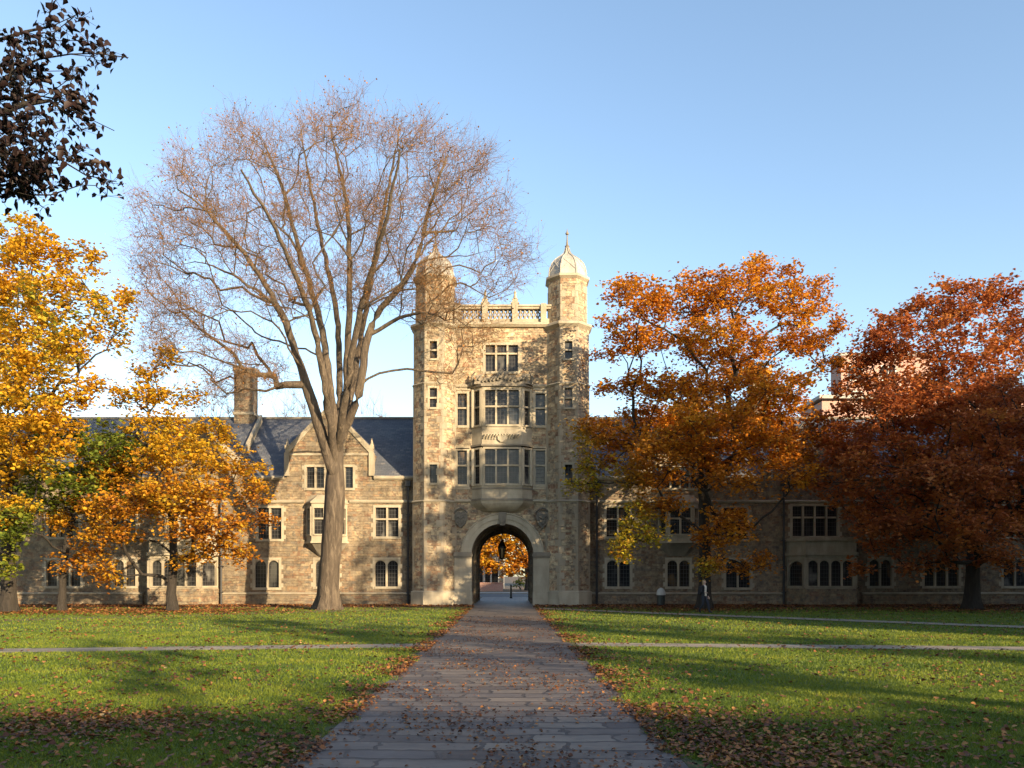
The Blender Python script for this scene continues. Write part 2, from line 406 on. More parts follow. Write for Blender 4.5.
# arch opening
ax0, ax1 = T(471.5), T(533.5); AR = (ax1-ax0)/2; ACX = (ax0+ax1)/2; AS = TZ(554.6); ATOP = AS+AR
fx0, fx1 = ax0-.55, ax1+.55
holes_arch = (fx0, fx1, -1, ATOP+.5)
orx0, orx1 = T(472), T(532)
holes_or = (orx0+.05, orx1-.05, TZ(500), TZ(386))
wall_grid(mb, xl, xr, 0, ZTOP, YT, holes+[holes_arch, holes_or])
# arch spandrel of the wall opening
K = 20
arc = [(ACX+AR*math.cos(a), AS+AR*math.sin(a)) for a in [PI*k/K for k in range(K+1)]]
for i in range(K):
    (xa,za),(xb,zb) = arc[i],arc[i+1]
    mb.face([(xa,YT,za),(xa,YT,ATOP+.5),(xb,YT,ATOP+.5),(xb,YT,zb)])
mb.box(fx0, ax0, YT, YT+.9, -.2, AS); mb.box(ax1, fx1, YT, YT+.9, -.2, AS)
mb.face([(fx0,YT,AS),(ax0,YT,AS),(ax0,YT,ATOP+.5),(fx0,YT,ATOP+.5)]); mb.face([(ax1,YT,AS),(fx1,YT,AS),(fx1,YT,ATOP+.5),(ax1,YT,ATOP+.5)])
# body side and back walls
YB = 62.0
mb.face([(xl,YB,0),(xl,YT,0),(xl,YT,ZTOP),(xl,YB,ZTOP)]); mb.face([(xr,YT,0),(xr,YB,0),(xr,YB,ZTOP),(xr,YT,ZTOP)])
mb.face([(xl,YT,ZTOP),(xr,YT,ZTOP),(xr,YB,ZTOP),(xl,YB,ZTOP)])
# back wall with arch
wall_grid(mb, xl, xr, 0, ZTOP, YB, [(ax0, ax1, -1, ATOP)])
for i in range(K):
    (xa,za),(xb,zb) = arc[i],arc[i+1]; mb.face([(xa,YB,za),(xb,YB,zb),(xb,YB,ATOP),(xa,YB,ATOP)])
mb.build('wall', M['stone_tower'], tower)
# passage: barrel vault and side walls
mb = MB()
for i in range(K):
    (xa,za),(xb,zb) = arc[i],arc[i+1]; mb.face([(xa,YT+.35,za),(xb,YT+.35,zb),(xb,YB,zb),(xa,YB,za)])
mb.face([(ax0,YT+.9,0),(ax0,YB,0),(ax0,YB,AS),(ax0,YT+.9,AS)]); mb.face([(ax1,YB,0),(ax1,YT+.9,0),(ax1,YT+.9,AS),(ax1,YB,AS)])
for yy in (55.3, 58.6, 61.7):
    for i in range(K):
        (xa,za),(xb,zb) = arc[i],arc[i+1]; q = .93
        f_ = lambda x,z: (ACX+(x-ACX)*q, AS+(z-AS)*q)
        (xc,zc),(xd,zd) = f_(xa,za),f_(xb,zb)
        mb.face([(xa,yy,za),(xb,yy,zb),(xd,yy,zd),(xc,yy,zc)]); mb.face([(xc,yy,zc),(xd,yy,zd),(xd,yy+.3,zd),(xc,yy+.3,zc)])
    for s_ in (-1,1):
        xx = ACX+s_*AR; mb.box(min(xx,xx-s_*.15), max(xx,xx-s_*.15), yy, yy+.3, 0, AS)
mb.build('vaulted_passage', M['stone'], tower)
# arch surround : moulded ring, jamb piers, imposts, keystone
mb = MB(); R1 = AR+.62
for (ra, rb, y0, y1) in ((AR+.004, AR+.30, YT-.06, YT+.34), (AR+.30, R1, YT-.13, YT+.02)):
    for i in range(28):
        a = PI*i/28; b = PI*(i+1)/28
        mb.extr([(ACX+ra*math.cos(a),AS+ra*math.sin(a)),(ACX+rb*math.cos(a),AS+rb*math.sin(a)),(ACX+rb*math.cos(b),AS+rb*math.sin(b)),(ACX+ra*math.cos(b),AS+ra*math.sin(b))], y0, y1)
mb.tube([(ACX+(R1+.03)*math.cos(PI*i/30), YT-.14, AS+(R1+.03)*math.sin(PI*i/30)) for i in range(31)], .06, 6)
mb.build('arch_moulding', M['lime'], tower)
for s_ in (-1, 1):
    xa = ACX+s_*(AR-.02); xb = ACX+s_*(AR+1.1); a, b = min(xa,xb), max(xa,xb)
    mb = MB(); mb.box(a, b, YT-.22, YT-.004, 0, AS-.12); mb.box(a-.04, b+.04, YT-.3, YT-.006, 0, TZ(592))
    pier = mb.build('gate_pier', M['lime'], tower)
    mb = MB(); mb.box(a-.06, b+.06, YT-.34, YT+.02, AS-.12, AS+.06); mb.box(a-.02, b+.02, YT-.28, YT+.02, AS+.06, AS+.16); mb.box(a-.01, b+.01, YT-.27, YT+.02, AS-.24, AS-.12)
    mb.build('impost', M['limedark'], pier)
mb = MB(); mb.extr([(ACX-.17,AS+AR-.12),(ACX+.17,AS+AR-.12),(ACX+.27,AS+R1+.12),(ACX-.27,AS+R1+.12)], YT-.27, YT-.01)
mb.box(ACX-.12, ACX+.12, YT-.34, YT-.26, AS+AR+.05, AS+AR+.45)
mb.build('keystone', M['limedark'], tower)
# carved shields
for px in (461, 542.5):
    cx, cz = T(px), TZ(519)
    mb = MB(); o = [(-.36,.42),(-.42,.1),(-.30,-.30),(0,-.62),(.30,-.30),(.42,.1),(.36,.42),(.14,.50),(0,.40),(-.14,.50)]
    mb.extr([(cx+p[0],cz+p[1]) for p in o], YT-.2, YT-.004)
    o2 = [(-.22,.26),(-.25,.05),(-.16,-.2),(0,-.38),(.16,-.2),(.25,.05),(.22,.26)]
    mb.extr([(cx+p[0],cz+p[1]) for p in o2], YT-.28, YT-.19)
    mb.tube([(cx-.2,YT-.29,cz+.12),(cx,YT-.32,cz-.02),(cx+.2,YT-.29,cz+.12)], .045, 5)
    mb.tube([(cx-.42,YT-.1,cz+.40),(cx-.20,YT-.18,cz+.62),(cx,YT-.2,cz+.70),(cx+.2,YT-.18,cz+.62),(cx+.42,YT-.1,cz+.40)], .06, 5)
    mb.build('carved_shield', M['carved'], tower)
for w in wins:
    window(tower, *w[:4], YT, w[4], w[5], w[6])
# horizontal courses on the centre wall
def course(mb, x0, x1, y, z, h=.16, d=.14):
    p = [(y, z-h*.5),(y-d*.55, z-h*.5),(y-d, z-h*.1),(y-d, z+h*.15),(y-d*.4, z+h*.5),(y, z+h*.5)]
    for i in range(len(p)-1):
        a, b = p[i], p[i+1]
        mb.face([(x0,a[0],a[1]),(x1,a[0],a[1]),(x1,b[0],b[1]),(x0,b[0],b[1])])
    mb.face([(x0,q[0],q[1]) for q in reversed(p)]); mb.face([(x1,q[0],q[1]) for q in p])
for (py, h, d) in ((501,.2,.16),(386,.2,.12),(325,.34,.3)):
    for (a, b) in (((455,547),) if py == 325 else ((455,472.5),(531.5,547))):
        mb = MB(); course(mb, T(a), T(b), YT, TZ(py), h, d); mb.build('string_course', M['lime'], tower)
# panelled stone between rows of side windows
for (a,b) in ((455.2,470.4),(533,546)):
    for (q0,q1) in ((449,446.5),(390.3,388),(489.5,487)):
        MB().box(T(a),T(b),YT-.035,YT-.004,TZ(q0),TZ(q1)).build('panel_band', M['lime'], tower)
# parapet with pierced balustrade
ZP0, ZP1 = TZ(327), TZ(305)
zb0, zb1 = TZ(318.5), TZ(309)
mb = MB()
mb.box(xl+.2, xr-.2, YT+.02, YT+.4, ZP0, zb0); mb.box(xl+.2, xr-.2, YT-.06, YT+.46, zb1, ZP1-.12); mb.box(xl+.2, xr-.2, YT-.13, YT+.5, ZP1-.12, ZP1)
for (yy) in (YB-.4,):
    mb.box(xl+.2, xr-.2, yy, yy+.38, ZP0, ZP1)
mb.box(xl+.2, xl+.6, YT+.5, YB-.4, ZP0, ZP1); mb.box(xr-.6, xr-.2, YT+.5, YB-.4, ZP0, ZP1)
par = mb.build('parapet', M['lime'], tower)
mb = MB(); x = T(456); hgt = zb1-zb0
while x < T(546):
    mb.box(x-.035, x+.035, YT+.1, YT+.3, zb0, zb1)
    mb.tube([(x, YT+.2, zb0+.02), (x+.28, YT+.2, zb1-.02)], .045, 4); mb.tube([(x+.28, YT+.2, zb0+.02), (x, YT+.2, zb1-.02)], .045, 4)
    x += .28
mb.build('pierced_balustrade', M['lime'], par)
for px in (457.5, 485, 515, 543.5):
    mb = MB(); x = T(px); tall = px in (485, 515)
    mb.box(x-.18, x+.18, YT-.18, YT+.52, ZP0, ZP1+.06)
    if tall:
        mb.box(x-.28, x+.28, YT-.12, YT+.42, ZP1+.06, ZP1+.16)
        mb.frust([(x-.2,YT-.05),(x+.2,YT-.05),(x+.2,YT+.35),(x-.2,YT+.35)], ZP1+.16, [(x-.16,YT-.01),(x+.16,YT-.01),(x+.16,YT+.31),(x-.16,YT+.31)], ZP1+.42)
        mb.lathe(x, YT+.15, [(ZP1+.42,.22),(ZP1+.5,.12),(ZP1+.75,.07),(ZP1+.85,.1),(ZP1+.95,.04),(ZP1+1.12,.0)], 8)
    mb.build('pinnacle' if tall else 'parapet_pier', M['lime'], tower)
# ---- oriel : two-storey canted bay
ORY = YT-.6                       # front plane
ofx0, ofx1 = wx(481.5, ORY)+.03, wx(522, ORY)
def oz(py): return wz(py, ORY)
plan = [(orx0,YT+.0),(ofx0,ORY),(ofx1,ORY),(orx1,YT+.0)]
def offs(plan, d):
    cx = sum(p[0] for p in plan)/4
    (a,b,c,e) = plan
    return [(a[0]-d*1.1,a[1]),(b[0]-d*.45,b[1]-d),(c[0]+d*.45,c[1]-d),(e[0]+d*1.1,e[1])]
mb = MB()
def ring(mb, z0, z1, d, mt=None): mb.prism(offs(plan, d)+[(orx1,YT+.3),(orx0,YT+.3)], z0, z1)
zc = dict(topB=oz(390), botB=oz(424.5), topC=oz(449), botC=oz(483.5))
ring(mb, zc['botB']-1.25, zc['botB']-.12, 0)      # spandrel
ring(mb, oz(499), zc['botC']-.12, 0)
ring(mb, zc['topB']+.1, oz(386.5), 0)
# corner mullion piers
for (z0, z1) in ((zc['botB']-.12, zc['topB']+.1), (zc['botC']-.12, zc['topC']+.06)):
    for (px_, py_) in ((ofx0, ORY), (ofx1, ORY)):
        mb.prism([(px_-.16,py_+.04),(px_-.02,py_-.02),(px_+.02,py_-.02),(px_+.16,py_+.04),(px_+.1,py_+.3),(px_-.1,py_+.3)], z0, z1, False, False)
    for (px_, s_) in ((orx0, 1), (orx1, -1)):
        a, b = (px_-.02*s_), (px_+.14*s_); mb.box(min(a,b), max(a,b), YT-.22, YT+.01, z0, z1)
oriel = mb.build('oriel_window', M['lime'], tower)
def canted(parent, p0, p1, z0, z1, n, transom, arched=False, mat=None, border=.1):
    """window unit on the plan segment p0 -> p1 (front seen from outside)"""
    d = Vector((p1[0]-p0[0], p1[1]-p0[1])); L = d.length; d.normalize(); nrm = Vector((-d.y, d.x))   # inward
    def xf(x, y, z): return (p0[0]+d.x*x+nrm.x*y, p0[1]+d.y*x+nrm.y*y, z)
    bd = border
    window(parent, bd+.06, L-bd-.06, z0, z1, 0, n, transom, arched, mat, bd, .2, xf, toothed=False)
for (zb, zt) in ((zc['botB'], zc['topB']), (zc['botC'], zc['topC'])):
    for (pp, n) in (((plan[1],plan[2]),3),((plan[0],plan[1]),1),((plan[2],plan[3]),1)):
        L = math.hypot(pp[1][0]-pp[0][0], pp[1][1]-pp[0][1])
        canted(tower, pp[0], pp[1], zb, zt, n, .53, False, M['lime'], .12 if n == 1 else .14)
# mouldings and corbel
for q in ((386.5,384,.14),(445.8,444,.1),(500.5,498.5,.2),(489,487.5,.04)):
    mb = MB(); ring(mb, oz(q[0]), oz(q[1]), q[2]); mb.build('oriel_moulding', M['limedark'], tower)
mb = MB()
prev = None
for k in range(7):
    t_ = k/6; sc = 1-.75*t_**1.6; z = oz(500.5)-(oz(500.5)-oz(511))*t_**.8
    cxx = (orx0+orx1)/2
    pl = [(cxx+(p[0]-cxx)*(1-.42*t_**1.5), YT-(YT-p[1])*sc) for p in offs(plan,.16)]+[(cxx+(orx1-cxx)*(1-.42*t_**1.5),YT+.1),(cxx+(orx0-cxx)*(1-.42*t_**1.5),YT+.1)]
    if prev: mb.frust(pl, z, prev[0], prev[1], False, k == 6)
    prev = (pl, z)
mb.build('oriel_corbel', M['lime'], tower)
# carved cresting above the oriel and relief between its storeys
mb = MB(); rnd = random.Random(3); z0 = oz(384)
crx0, crx1 = ofx0-.35, ofx1+.35
n = 15
for i in range(n):
    u = i/(n-1); x = crx0+(crx1-crx0)*u; h = .28+.5*math.exp(-((u-.5)/.16)**2)+rnd.uniform(0,.2)+(.25 if i in (0,1,n-2,n-1) else 0)
    mb.frust([(x-.16,ORY-.02),(x+.16,ORY-.02),(x+.16,ORY+.25),(x-.16,ORY+.25)], z0, [(x-.08,ORY+.05),(x+.08,ORY+.05),(x+.08,ORY+.18),(x-.08,ORY+.18)], z0+h)
    mb.tube([(x-.1,ORY-.05,z0+h*.4),(x+.05,ORY-.1,z0+h*.75),(x+.16,ORY,z0+h)], [.09,.07,.03], 5)
mb.tube([(crx0-.25,ORY+.3,z0),(crx0-.3,ORY+.2,z0+.5),(crx0-.12,ORY+.1,z0+.8)], [.14,.12,.06], 6); mb.tube([(crx1+.25,ORY+.3,z0),(crx1+.3,ORY+.2,z0+.5),(crx1+.12,ORY+.1,z0+.8)], [.14,.12,.06], 6)
mb.build('carved_cresting', M['limedark'], tower)
mb = MB(); zc_ = oz(436.5)
for i in range(13):
    x = ofx0+.2+(ofx1-ofx0-.4)*i/12
    h = .38*math.cos((i-6)/7.5)
    mb.tube([(x-.12,ORY-.05,zc_-h*.5),(x,ORY-.11,zc_+h*.3),(x+.1,ORY-.05,zc_+h*.6)], [.05,.09,.04], 5)
mb.extr([((ofx0+ofx1)/2+.3*math.cos(a), zc_+.38*math.sin(a)) for a in [2*PI*k/10 for k in range(10)]], ORY-.12, ORY-.004)
mb.build('carved_relief', M['lime'], tower)
# ---- turrets
def turret(px0, px1, s_):
    Yf = YT-.8; cx = (wx(px0, Yf+.6)+wx(px1, Yf+.6))/2; ap = (wx(px1,Yf+.6)-wx(px0,Yf+.6))/2; cy = Yf+ap
    zc_ = [0, wz(592, Yf), wz(501, Yf), wz(383, Yf), wz(323.5, Yf), wz(275, Yf)]
    aps = [ap+.16, ap+.04, ap, ap-.03, ap-.15]
    fw = 2*ap*math.tan(PI/8)
    wcx = cx
    whole = MB(); wl = []
    for (a, b) in ((358.4,341),(407.4,388),(483,464.5)):
        wl.append((wcx-.24, wcx+.24, wz(a,Yf), wz(b,Yf)))
    for k in range(5):
        A = aps[k]; pl = octo(cx, cy, A)
        whole.cur = 1 if k == 0 else 0
        whole.prism(pl, zc_[k], zc_[k+1], False, False, skip=(0,))
        hs = [(w[0],w[1],w[2],w[3]) for w in wl if zc_[k] < w[2] < zc_[k+1]]
        wall_grid(whole, pl[0][0], pl[1][0], zc_[k], zc_[k+1], pl[0][1], hs)
    whole.cur = 0
    t = whole.build('turret', [M['stone_tower'], M['lime']], tower)
    for w in wl:
        k = max(i for i in range(5) if zc_[i] < w[2]); yy = cy-aps[k]
        window(tower, *w, yy, 1, .5 if w[2] > 12 else False, False, toothed=True, border=.13)
    # corner stones
    q = MB(); z = zc_[1]; i = 0; qr = random.Random(5+s_)
    while z < zc_[5]-.6:
        k = max(j for j in range(5) if zc_[j] <= z+.02); A = aps[k]; h = .42
        if z+h > zc_[k+1]-.02: h = zc_[k+1]-.02-z
        if h > .12:
            pl = octo(cx, cy, A)
            for c in range(8):
                p = Vector(pl[c]); a = Vector(pl[(c-1) % 8]); b = Vector(pl[(c+1) % 8])
                la, lb = (.32,.15) if (i+c) % 2 else (.15,.32); la *= qr.uniform(.6,1.3); lb *= qr.uniform(.6,1.3)
                da = (a-p).normalized(); db = (b-p).normalized(); o = (p-Vector((cx,cy))).normalized()*.022
                A_ = p+da*la; B_ = p+db*lb
                q.face([(A_.x+o.x,A_.y+o.y,z+.01),(p.x+o.x,p.y+o.y,z+.01),(p.x+o.x,p.y+o.y,z+h-.01),(A_.x+o.x,A_.y+o.y,z+h-.01)])
                q.face([(p.x+o.x,p.y+o.y,z+.01),(B_.x+o.x,B_.y+o.y,z+.01),(B_.x+o.x,B_.y+o.y,z+h-.01),(p.x+o.x,p.y+o.y,z+h-.01)])
                for (P1,P2) in ((A_,p),(p,B_)):
                    q.face([(P1.x+o.x,P1.y+o.y,z+h-.01),(P2.x+o.x,P2.y+o.y,z+h-.01),(P2.x,P2.y,z+h-.01),(P1.x,P1.y,z+h-.01)])
        z += max(h,.12); i += 1
    q.build('corner_stones', M['quoin'], t)
    for (k, h, d) in ((1,.16,.10),(2,.18,.12),(3,.18,.10)):
        c = MB(); A = aps[k]+.02; z = zc_[k]
        c.frust(octo(cx,cy,A+d*.3), z-h*.5, octo(cx,cy,A+d), z, False, True); c.frust(octo(cx,cy,A+d), z, octo(cx,cy,A-.03), z+h*.6, False, False); c.build('turret_course', M['lime'], t)
    c = MB(); z = zc_[4]; A = aps[3]
    c.frust(octo(cx,cy,A), z-.22, octo(cx,cy,A+.22), z-.02, False, False); c.frust(octo(cx,cy,A+.22), z-.02, octo(cx,cy,A+.20), z+.12, False, False); c.frust(octo(cx,cy,A+.20), z+.12, octo(cx,cy,A-.1), z+.28, False, False); c.build('turret_course', M['lime'], t)
    c = MB(); z = zc_[5]; A = aps[4]
    c.frust(octo(cx,cy,A), z-.15, octo(cx,cy,A+.17), z, False, False); c.frust(octo(cx,cy,A+.17), z, octo(cx,cy,A+.15), z+.15, False, False); c.frust(octo(cx,cy,A+.15), z+.15, octo(cx,cy,A-.02), z+.22)
    c.build('turret_course', M['lime'], t)
    d = MB(); z = zc_[5]+.2; A = aps[4]-.03
    prof = [(0,A),(.28,A*.99),(.6,A*.95),(.9,A*.85),(1.15,A*.70),(1.36,A*.52),(1.52,A*.34),(1.68,A*.2),(1.86,A*.13),(2.05,A*.1)]
    for k in range(len(prof)-1): d.frust(octo(cx,cy,prof[k][1]), z+prof[k][0], octo(cx,cy,prof[k+1][1]), z+prof[k+1][0], False, False)
    for c_ in range(8):
        d.tube([(*octo(cx,cy,r+.01)[c_], z+h) for h, r in prof], .045, 5)
        e = (c_+1) % 8; L = lambda h_, t_: tuple(Vector((*octo(cx,cy,np.interp(h_,[p[0] for p in prof],[p[1] for p in prof])+.01)[c_],z+h_)).lerp(Vector((*octo(cx,cy,np.interp(h_,[p[0] for p in prof],[p[1] for p in prof])+.01)[e],z+h_)),t_))
        d.tube([L(.25,.0),L(.6,.35),L(.95,.75),L(1.2,1)], .03, 4); d.tube([L(.25,1),L(.6,.65),L(.95,.25),L(1.2,0)], .03, 4)
    d.build('turret_dome', M['domelime'], t)
    f = MB(); z = z+2.05
    f.lathe(cx, cy, [(z-.05,.16),(z+.1,.13),(z+.16,.17),(z+.22,.08),(z+.6,.045),(z+.9,.035),(z+.93,.10),(z+1.02,.12),(z+1.1,.05),(z+1.35,.0)], 8)
    f.build('finial', M['limedark'], t)
    return cx, cy, ap
tl = turret(413, 455.5, -1); tr_ = turret(546.5, 589.5, 1)
# hanging lantern in the passage
LX, LY = wx(502, 56), 56.0
lan = thing('hanging_lantern', 'dark iron lantern hanging on a rod under the gatehouse vault', 'lantern', (LX, LY, wz(562, LY)))
z1, z0 = wz(538, LY), wz(561, LY)
f = MB(); 
for k in range(6):
    a = PI/3*k; f.tube([(LX+.13*math.cos(a),LY+.13*math.sin(a),z0+.15),(LX+.26*math.cos(a),LY+.26*math.sin(a),z0+.9)], .028, 4)
f.lathe(LX, LY, [(z0,.0),(z0+.12,.06),(z0+.15,.16),(z0+.2,.14)], 6); f.lathe(LX, LY, [(z0+.9,.3),(z0+1.0,.3),(z0+1.25,.16),(z0+1.5,.05),(z0+1.6,.04)], 6)
f.build('lantern_frame', M['iron'], lan)
MB().lathe(LX, LY, [(z0+.15,.12),(z0+.9,.24)], 6).build('glass', M['lampglass'], lan)
MB().tube([(LX,LY,z0+1.5),(LX,LY,AS+AR*.999)], .03, 5).build('rod', M['iron'], lan)

# ---- wings
YW = 53.0; YR = 59.2
def wing(s_, name, label):
    root = thing(name, label, 'building', (CX+s_*24, YW, 0), 'stone ranges beside the gatehouse')
    X = lambda d: CX*YW/52 + s_*d/F*YW
    Z = lambda py: wz(py, YW)
    def span(d0, d1): a, b = X(d0), X(d1); return (min(a,b), max(a,b))
    D1 = 700.0
    eave = Z(477.5); ridge = wz(418.5, YR)
    W = [(104,127,507.5,536.5,2,.6,0),(104.5,127.5,560,586.5,2,0,1),(165,187,560,586.5,2,0,1),(221,244.5,508,539,2,.6,0),(223.5,247.5,560,587.5,2,0,1),
         (290,335,506,536,4,.62,0),(367,389,559.5,586,2,0,1),(367,389,508,537,2,.6,0),(422,456,560,586,3,0,1),(424,454,508,537,3,.6,0),(501,525,559,586,2,0,1),(501,525,506,537,2,.6,0),
         (570,600,559,586,3,0,1),(570,600,506,537,3,.6,0),(149.5,196,467,488,5,0,0),(640,665,559,586,2,0,1),(640,665,506,537,2,.6,0)]
    holes = []; Wm = []
    for (a,b,y0,y1,n,tr,ar) in W:
        x0, x1 = span(a,b); Wm.append((x0,x1,Z(y1),Z(y0),n,tr,ar)); holes.append((x0,x1,Z(y1),Z(y0)))
    bx0, bx1 = span(290, 348); holes.append((bx0, bx1, Z(587), Z(559)))     # bay
    ox0, ox1 = span(160, 191); holes.append((ox0, ox1, Z(534), Z(508)))     # oriel
    x0, x1 = span(84, D1)
    mb = MB(); wall_grid(mb, x0, x1, 0, eave, YW, holes)
    end = X(D1); mb.face([(end,YW,0),(end,YW+12,0),(end,YW+12,eave),(end,YW,eave)] if s_ > 0 else [(end,YW+12,0),(end,YW,0),(end,YW,eave),(end,YW+12,eave)])
    mb.face([(x1,YW+12.4,0),(x0,YW+12.4,0),(x0,YW+12.4,eave),(x1,YW+12.4,eave)])
    mb.face([(end,YW,eave),(end,YW+12.4,eave),(end,YR,ridge)])
    # gabled dormer and gabled cross wing fronts
    gab = [(131,215.5,408,452,1),(260,350,422,466,0)]
    for (a,b,pa,pe,kn) in gab:
        g0, g1 = span(a,b); gm = (g0+g1)/2
        gh = [h for h in holes if h[2] > eave-1.2 and h[0] > g0 and h[1] < g1]
        wall_grid(mb, g0, g1, eave, Z(pe), YW, gh)
        mb.face([(g0,YW,Z(pe)),(g1,YW,Z(pe)),(gm,YW,Z(pa))])
        # cheeks back into the roof
        for gx in (g0, g1):
            yb = YW+(Z(pe)-eave)/(ridge-eave)*(YR-YW)
            mb.face([(gx,YW,eave),(gx,yb,Z(pe)),(gx,YW,Z(pe))])
    mb.build('wall', M['stone'], root)
    # main roof
    mb = MB(); e0 = eave+.05
    sl = (ridge-e0)/(YR-YW)
    def roofq(a, b): mb.face([(a,YW-.02,e0),(b,YW-.02,e0),(b,YR,ridge),(a,YR,ridge)])
    cuts = sorted([span(a,b) for (a,b,_,_,_) in gab])
    cur = x0
    for (g0,g1) in cuts:
        roofq(cur, g0); cur = g1
        mb.face([(g0,YW+.6,e0+.6*sl),(g1,YW+.6,e0+.6*sl),(g1,YR,ridge),(g0,YR,ridge)])
    roofq(cur, x1)
    mb.face([(x1,YW+12.4,e0),(x0,YW+12.4,e0),(x0,YR,ridge),(x1,YR,ridge)])
    for (a,b,pa,pe,kn) in gab:
        g0, g1 = span(a,b); gm = (g0+g1)/2; ze = Z(pe); za = Z(pa)
        yb = YW+(ze-e0)/sl; ya = YW+(za-e0)/sl
        mb.face([(g0,YW+.3,ze),(gm,YW+.3,za),(gm,min(ya,YR+2),za),(g0,yb,ze)]); mb.face([(gm,YW+.3,za),(g1,YW+.3,ze),(g1,yb,ze),(gm,min(ya,YR+2),za)])
    mb.build('roof', M['slate'], root)
    mb = MB(); mb.box(x0, x1, YR-.1, YR+.1, ridge-.05, ridge+.1); mb.build('ridge_cap', M['limedark'], root)
    # gable copings, kneelers, finials
    for (a,b,pa,pe,kn) in gab:
        g0, g1 = span(a,b); gm = (g0+g1)/2; ze = Z(pe); za = Z(pa); t_ = .2
        mb = MB()
        mb.extr([(g0-.1,ze-.05),(g0+.15,ze-.05),(gm,za-.05),(gm,za+.22),(g0-.1,ze+.2)], YW-.08, YW+.42)
        mb.extr([(gm,za-.05),(g1-.15,ze-.05),(g1+.1,ze-.05),(g1+.1,ze+.2),(gm,za+.22)], YW-.08, YW+.42)
        if kn:
            mb.box(g0+.002, g1-.002, YW-.05, YW-.003, ze-.22, ze-.08)
            for gx in (g0, g1):
                mb.box(gx-.16, gx+.16, YW-.14, YW+.4, eave+.1, ze-.05); mb.box(gx-.13, gx+.13, YW-.1, YW+.3, ze+.2, ze+.45)
                mb.lathe(gx, YW+.1, [(ze+.45,.16),(ze+.55,.1),(ze+.8,.05),(ze+.95,.0)], 6)
        mb.build('gable_coping', M['lime'], root)
    # cornice, string course, plinth
    mb = MB(); ed = [(x0,X(131)-.18 if s_ > 0 else X(350)-.02)]
    segs = sorted([*[span(a,b) for (a,b,_,_,_) in gab]]); cur = x0
    for (g0,g1) in segs+[(x1+.18,0)]:
        mb = MB(); course(mb, cur, g0-.18, YW, eave-.02, .26, .2); cur = g1+.18; mb.build('eaves_cornice', M['lime'], root)
    mb = MB(); ob = span(153, 198)
    for (a,b) in ((x0,ob[0]),(ob[1],x1)): mb = MB(); course(mb, a, b, YW, Z(501.5), .2, .13); mb.build('string_course', M['lime'], root)
    mb = MB(); bb = span(280, 359)
    for (a,b) in ((x0,bb[0]),(bb[1],x1)):
        mb = MB(); mb.box(a, b, YW-.14, YW-.003, -.1, Z(594.5)); mb.cur = 1; course(mb, a, b, YW-.0, Z(593.5), .16, .22); mb.build('plinth', [M['stone'], M['lime']], root)
    for w in Wm: window(root, *w[:4], YW, w[4], w[5] or False, bool(w[6]))
    # ground floor canted bay
    py = YW-1.5
    pl = [(span(284,354)[0],YW-.002),(span(295,343)[0],py),(span(295,343)[1],py),(span(284,354)[1],YW-.002)]
    if True:
        mb = MB(); zt, zb_ = wz(560,py), wz(586,py)
        off = lambda d: [(pl[0][0]-d,pl[0][1]),(pl[1][0]-d*.5,pl[1][1]-d),(pl[2][0]+d*.5,pl[2][1]-d),(pl[3][0]+d,pl[3][1])]
        mb.prism(off(0), zb_-.8+.62, zb_-.12); mb.prism(off(0), zt+.12, wz(537,py)); mb.prism(off(.14), wz(541,py)+.0, wz(538.5,py)); mb.prism(off(.16), zt+.3, zt+.5)
        mb.cur = 1; mb.prism(off(.12), -.1, zb_-.18)
        for (px_,py_) in (pl[1], pl[2]): mb.cur = 0; mb.box(px_-.14,px_+.14,py_+.0,py_+.28,zb_-.12,zt+.12)
        mb.build('bay_window', [M['lime'], M['stone']], root)
        canted(root, pl[1], pl[2], zb_, zt, 4, False, True, M['lime'], .1); canted(root, pl[0], pl[1], zb_, zt, 1, False, True, M['lime'], .12); canted(root, pl[2], pl[3], zb_, zt, 1, False, True, M['lime'], .12)
    # first floor oriel on a corbel
    py = YW-.8; a0, a1 = span(155,196); b0, b1 = span(163,188)
    pl = [(a0,YW-.002),(b0,py),(b1,py),(a1,YW-.002)]; zt, zb_ = wz(508,py), wz(534,py)
    mb = MB(); off = lambda d: [(pl[0][0]-d,pl[0][1]),(pl[1][0]-d*.5,pl[1][1]-d),(pl[2][0]+d*.5,pl[2][1]-d),(pl[3][0]+d,pl[3][1])]
    mb.prism(off(0), zt+.1, wz(503,py)); mb.prism(off(.1), wz(503,py), wz(501.5,py)); mb.frust(off(.08), wz(501.5,py), [(a0+.3,YW-.004),(b0+.3,YW-.3),(b1-.3,YW-.3),(a1-.3,YW-.004)], wz(494,py))
    mb.prism(off(0), wz(541,py), zb_-.1); mb.prism(off(.08), wz(543,py), wz(541,py))
    for (px_,py_) in (pl[1], pl[2]): mb.box(px_-.1,px_+.1,py_+.02,py_+.24,zb_-.1,zt+.1)
    m_ = (a0+a1)/2; sc = lambda k,d: [(m_+(p[0]-m_)*k, YW-(YW-p[1])*d) for p in pl]
    mb.cur = 1; mb.frust(sc(.8,.55), wz(549,py), sc(1,.95), wz(543,py), False, False); mb.frust(sc(.45,.15), wz(556,py), sc(.8,.55), wz(549,py), False, True)
    mb.build('oriel_window', [M['lime'], M['limedark']], root)
    canted(root, pl[1], pl[2], zb_, zt, 2, .6, False, M['lime'], .1); canted(root, pl[0], pl[1], zb_, zt, 1, .6, False, M['lime'], .12); canted(root, pl[2], pl[3], zb_, zt, 1, .6, False, M['lime'], .12)
    # roof parapet and chimney
    xp = X(268); mb = MB()
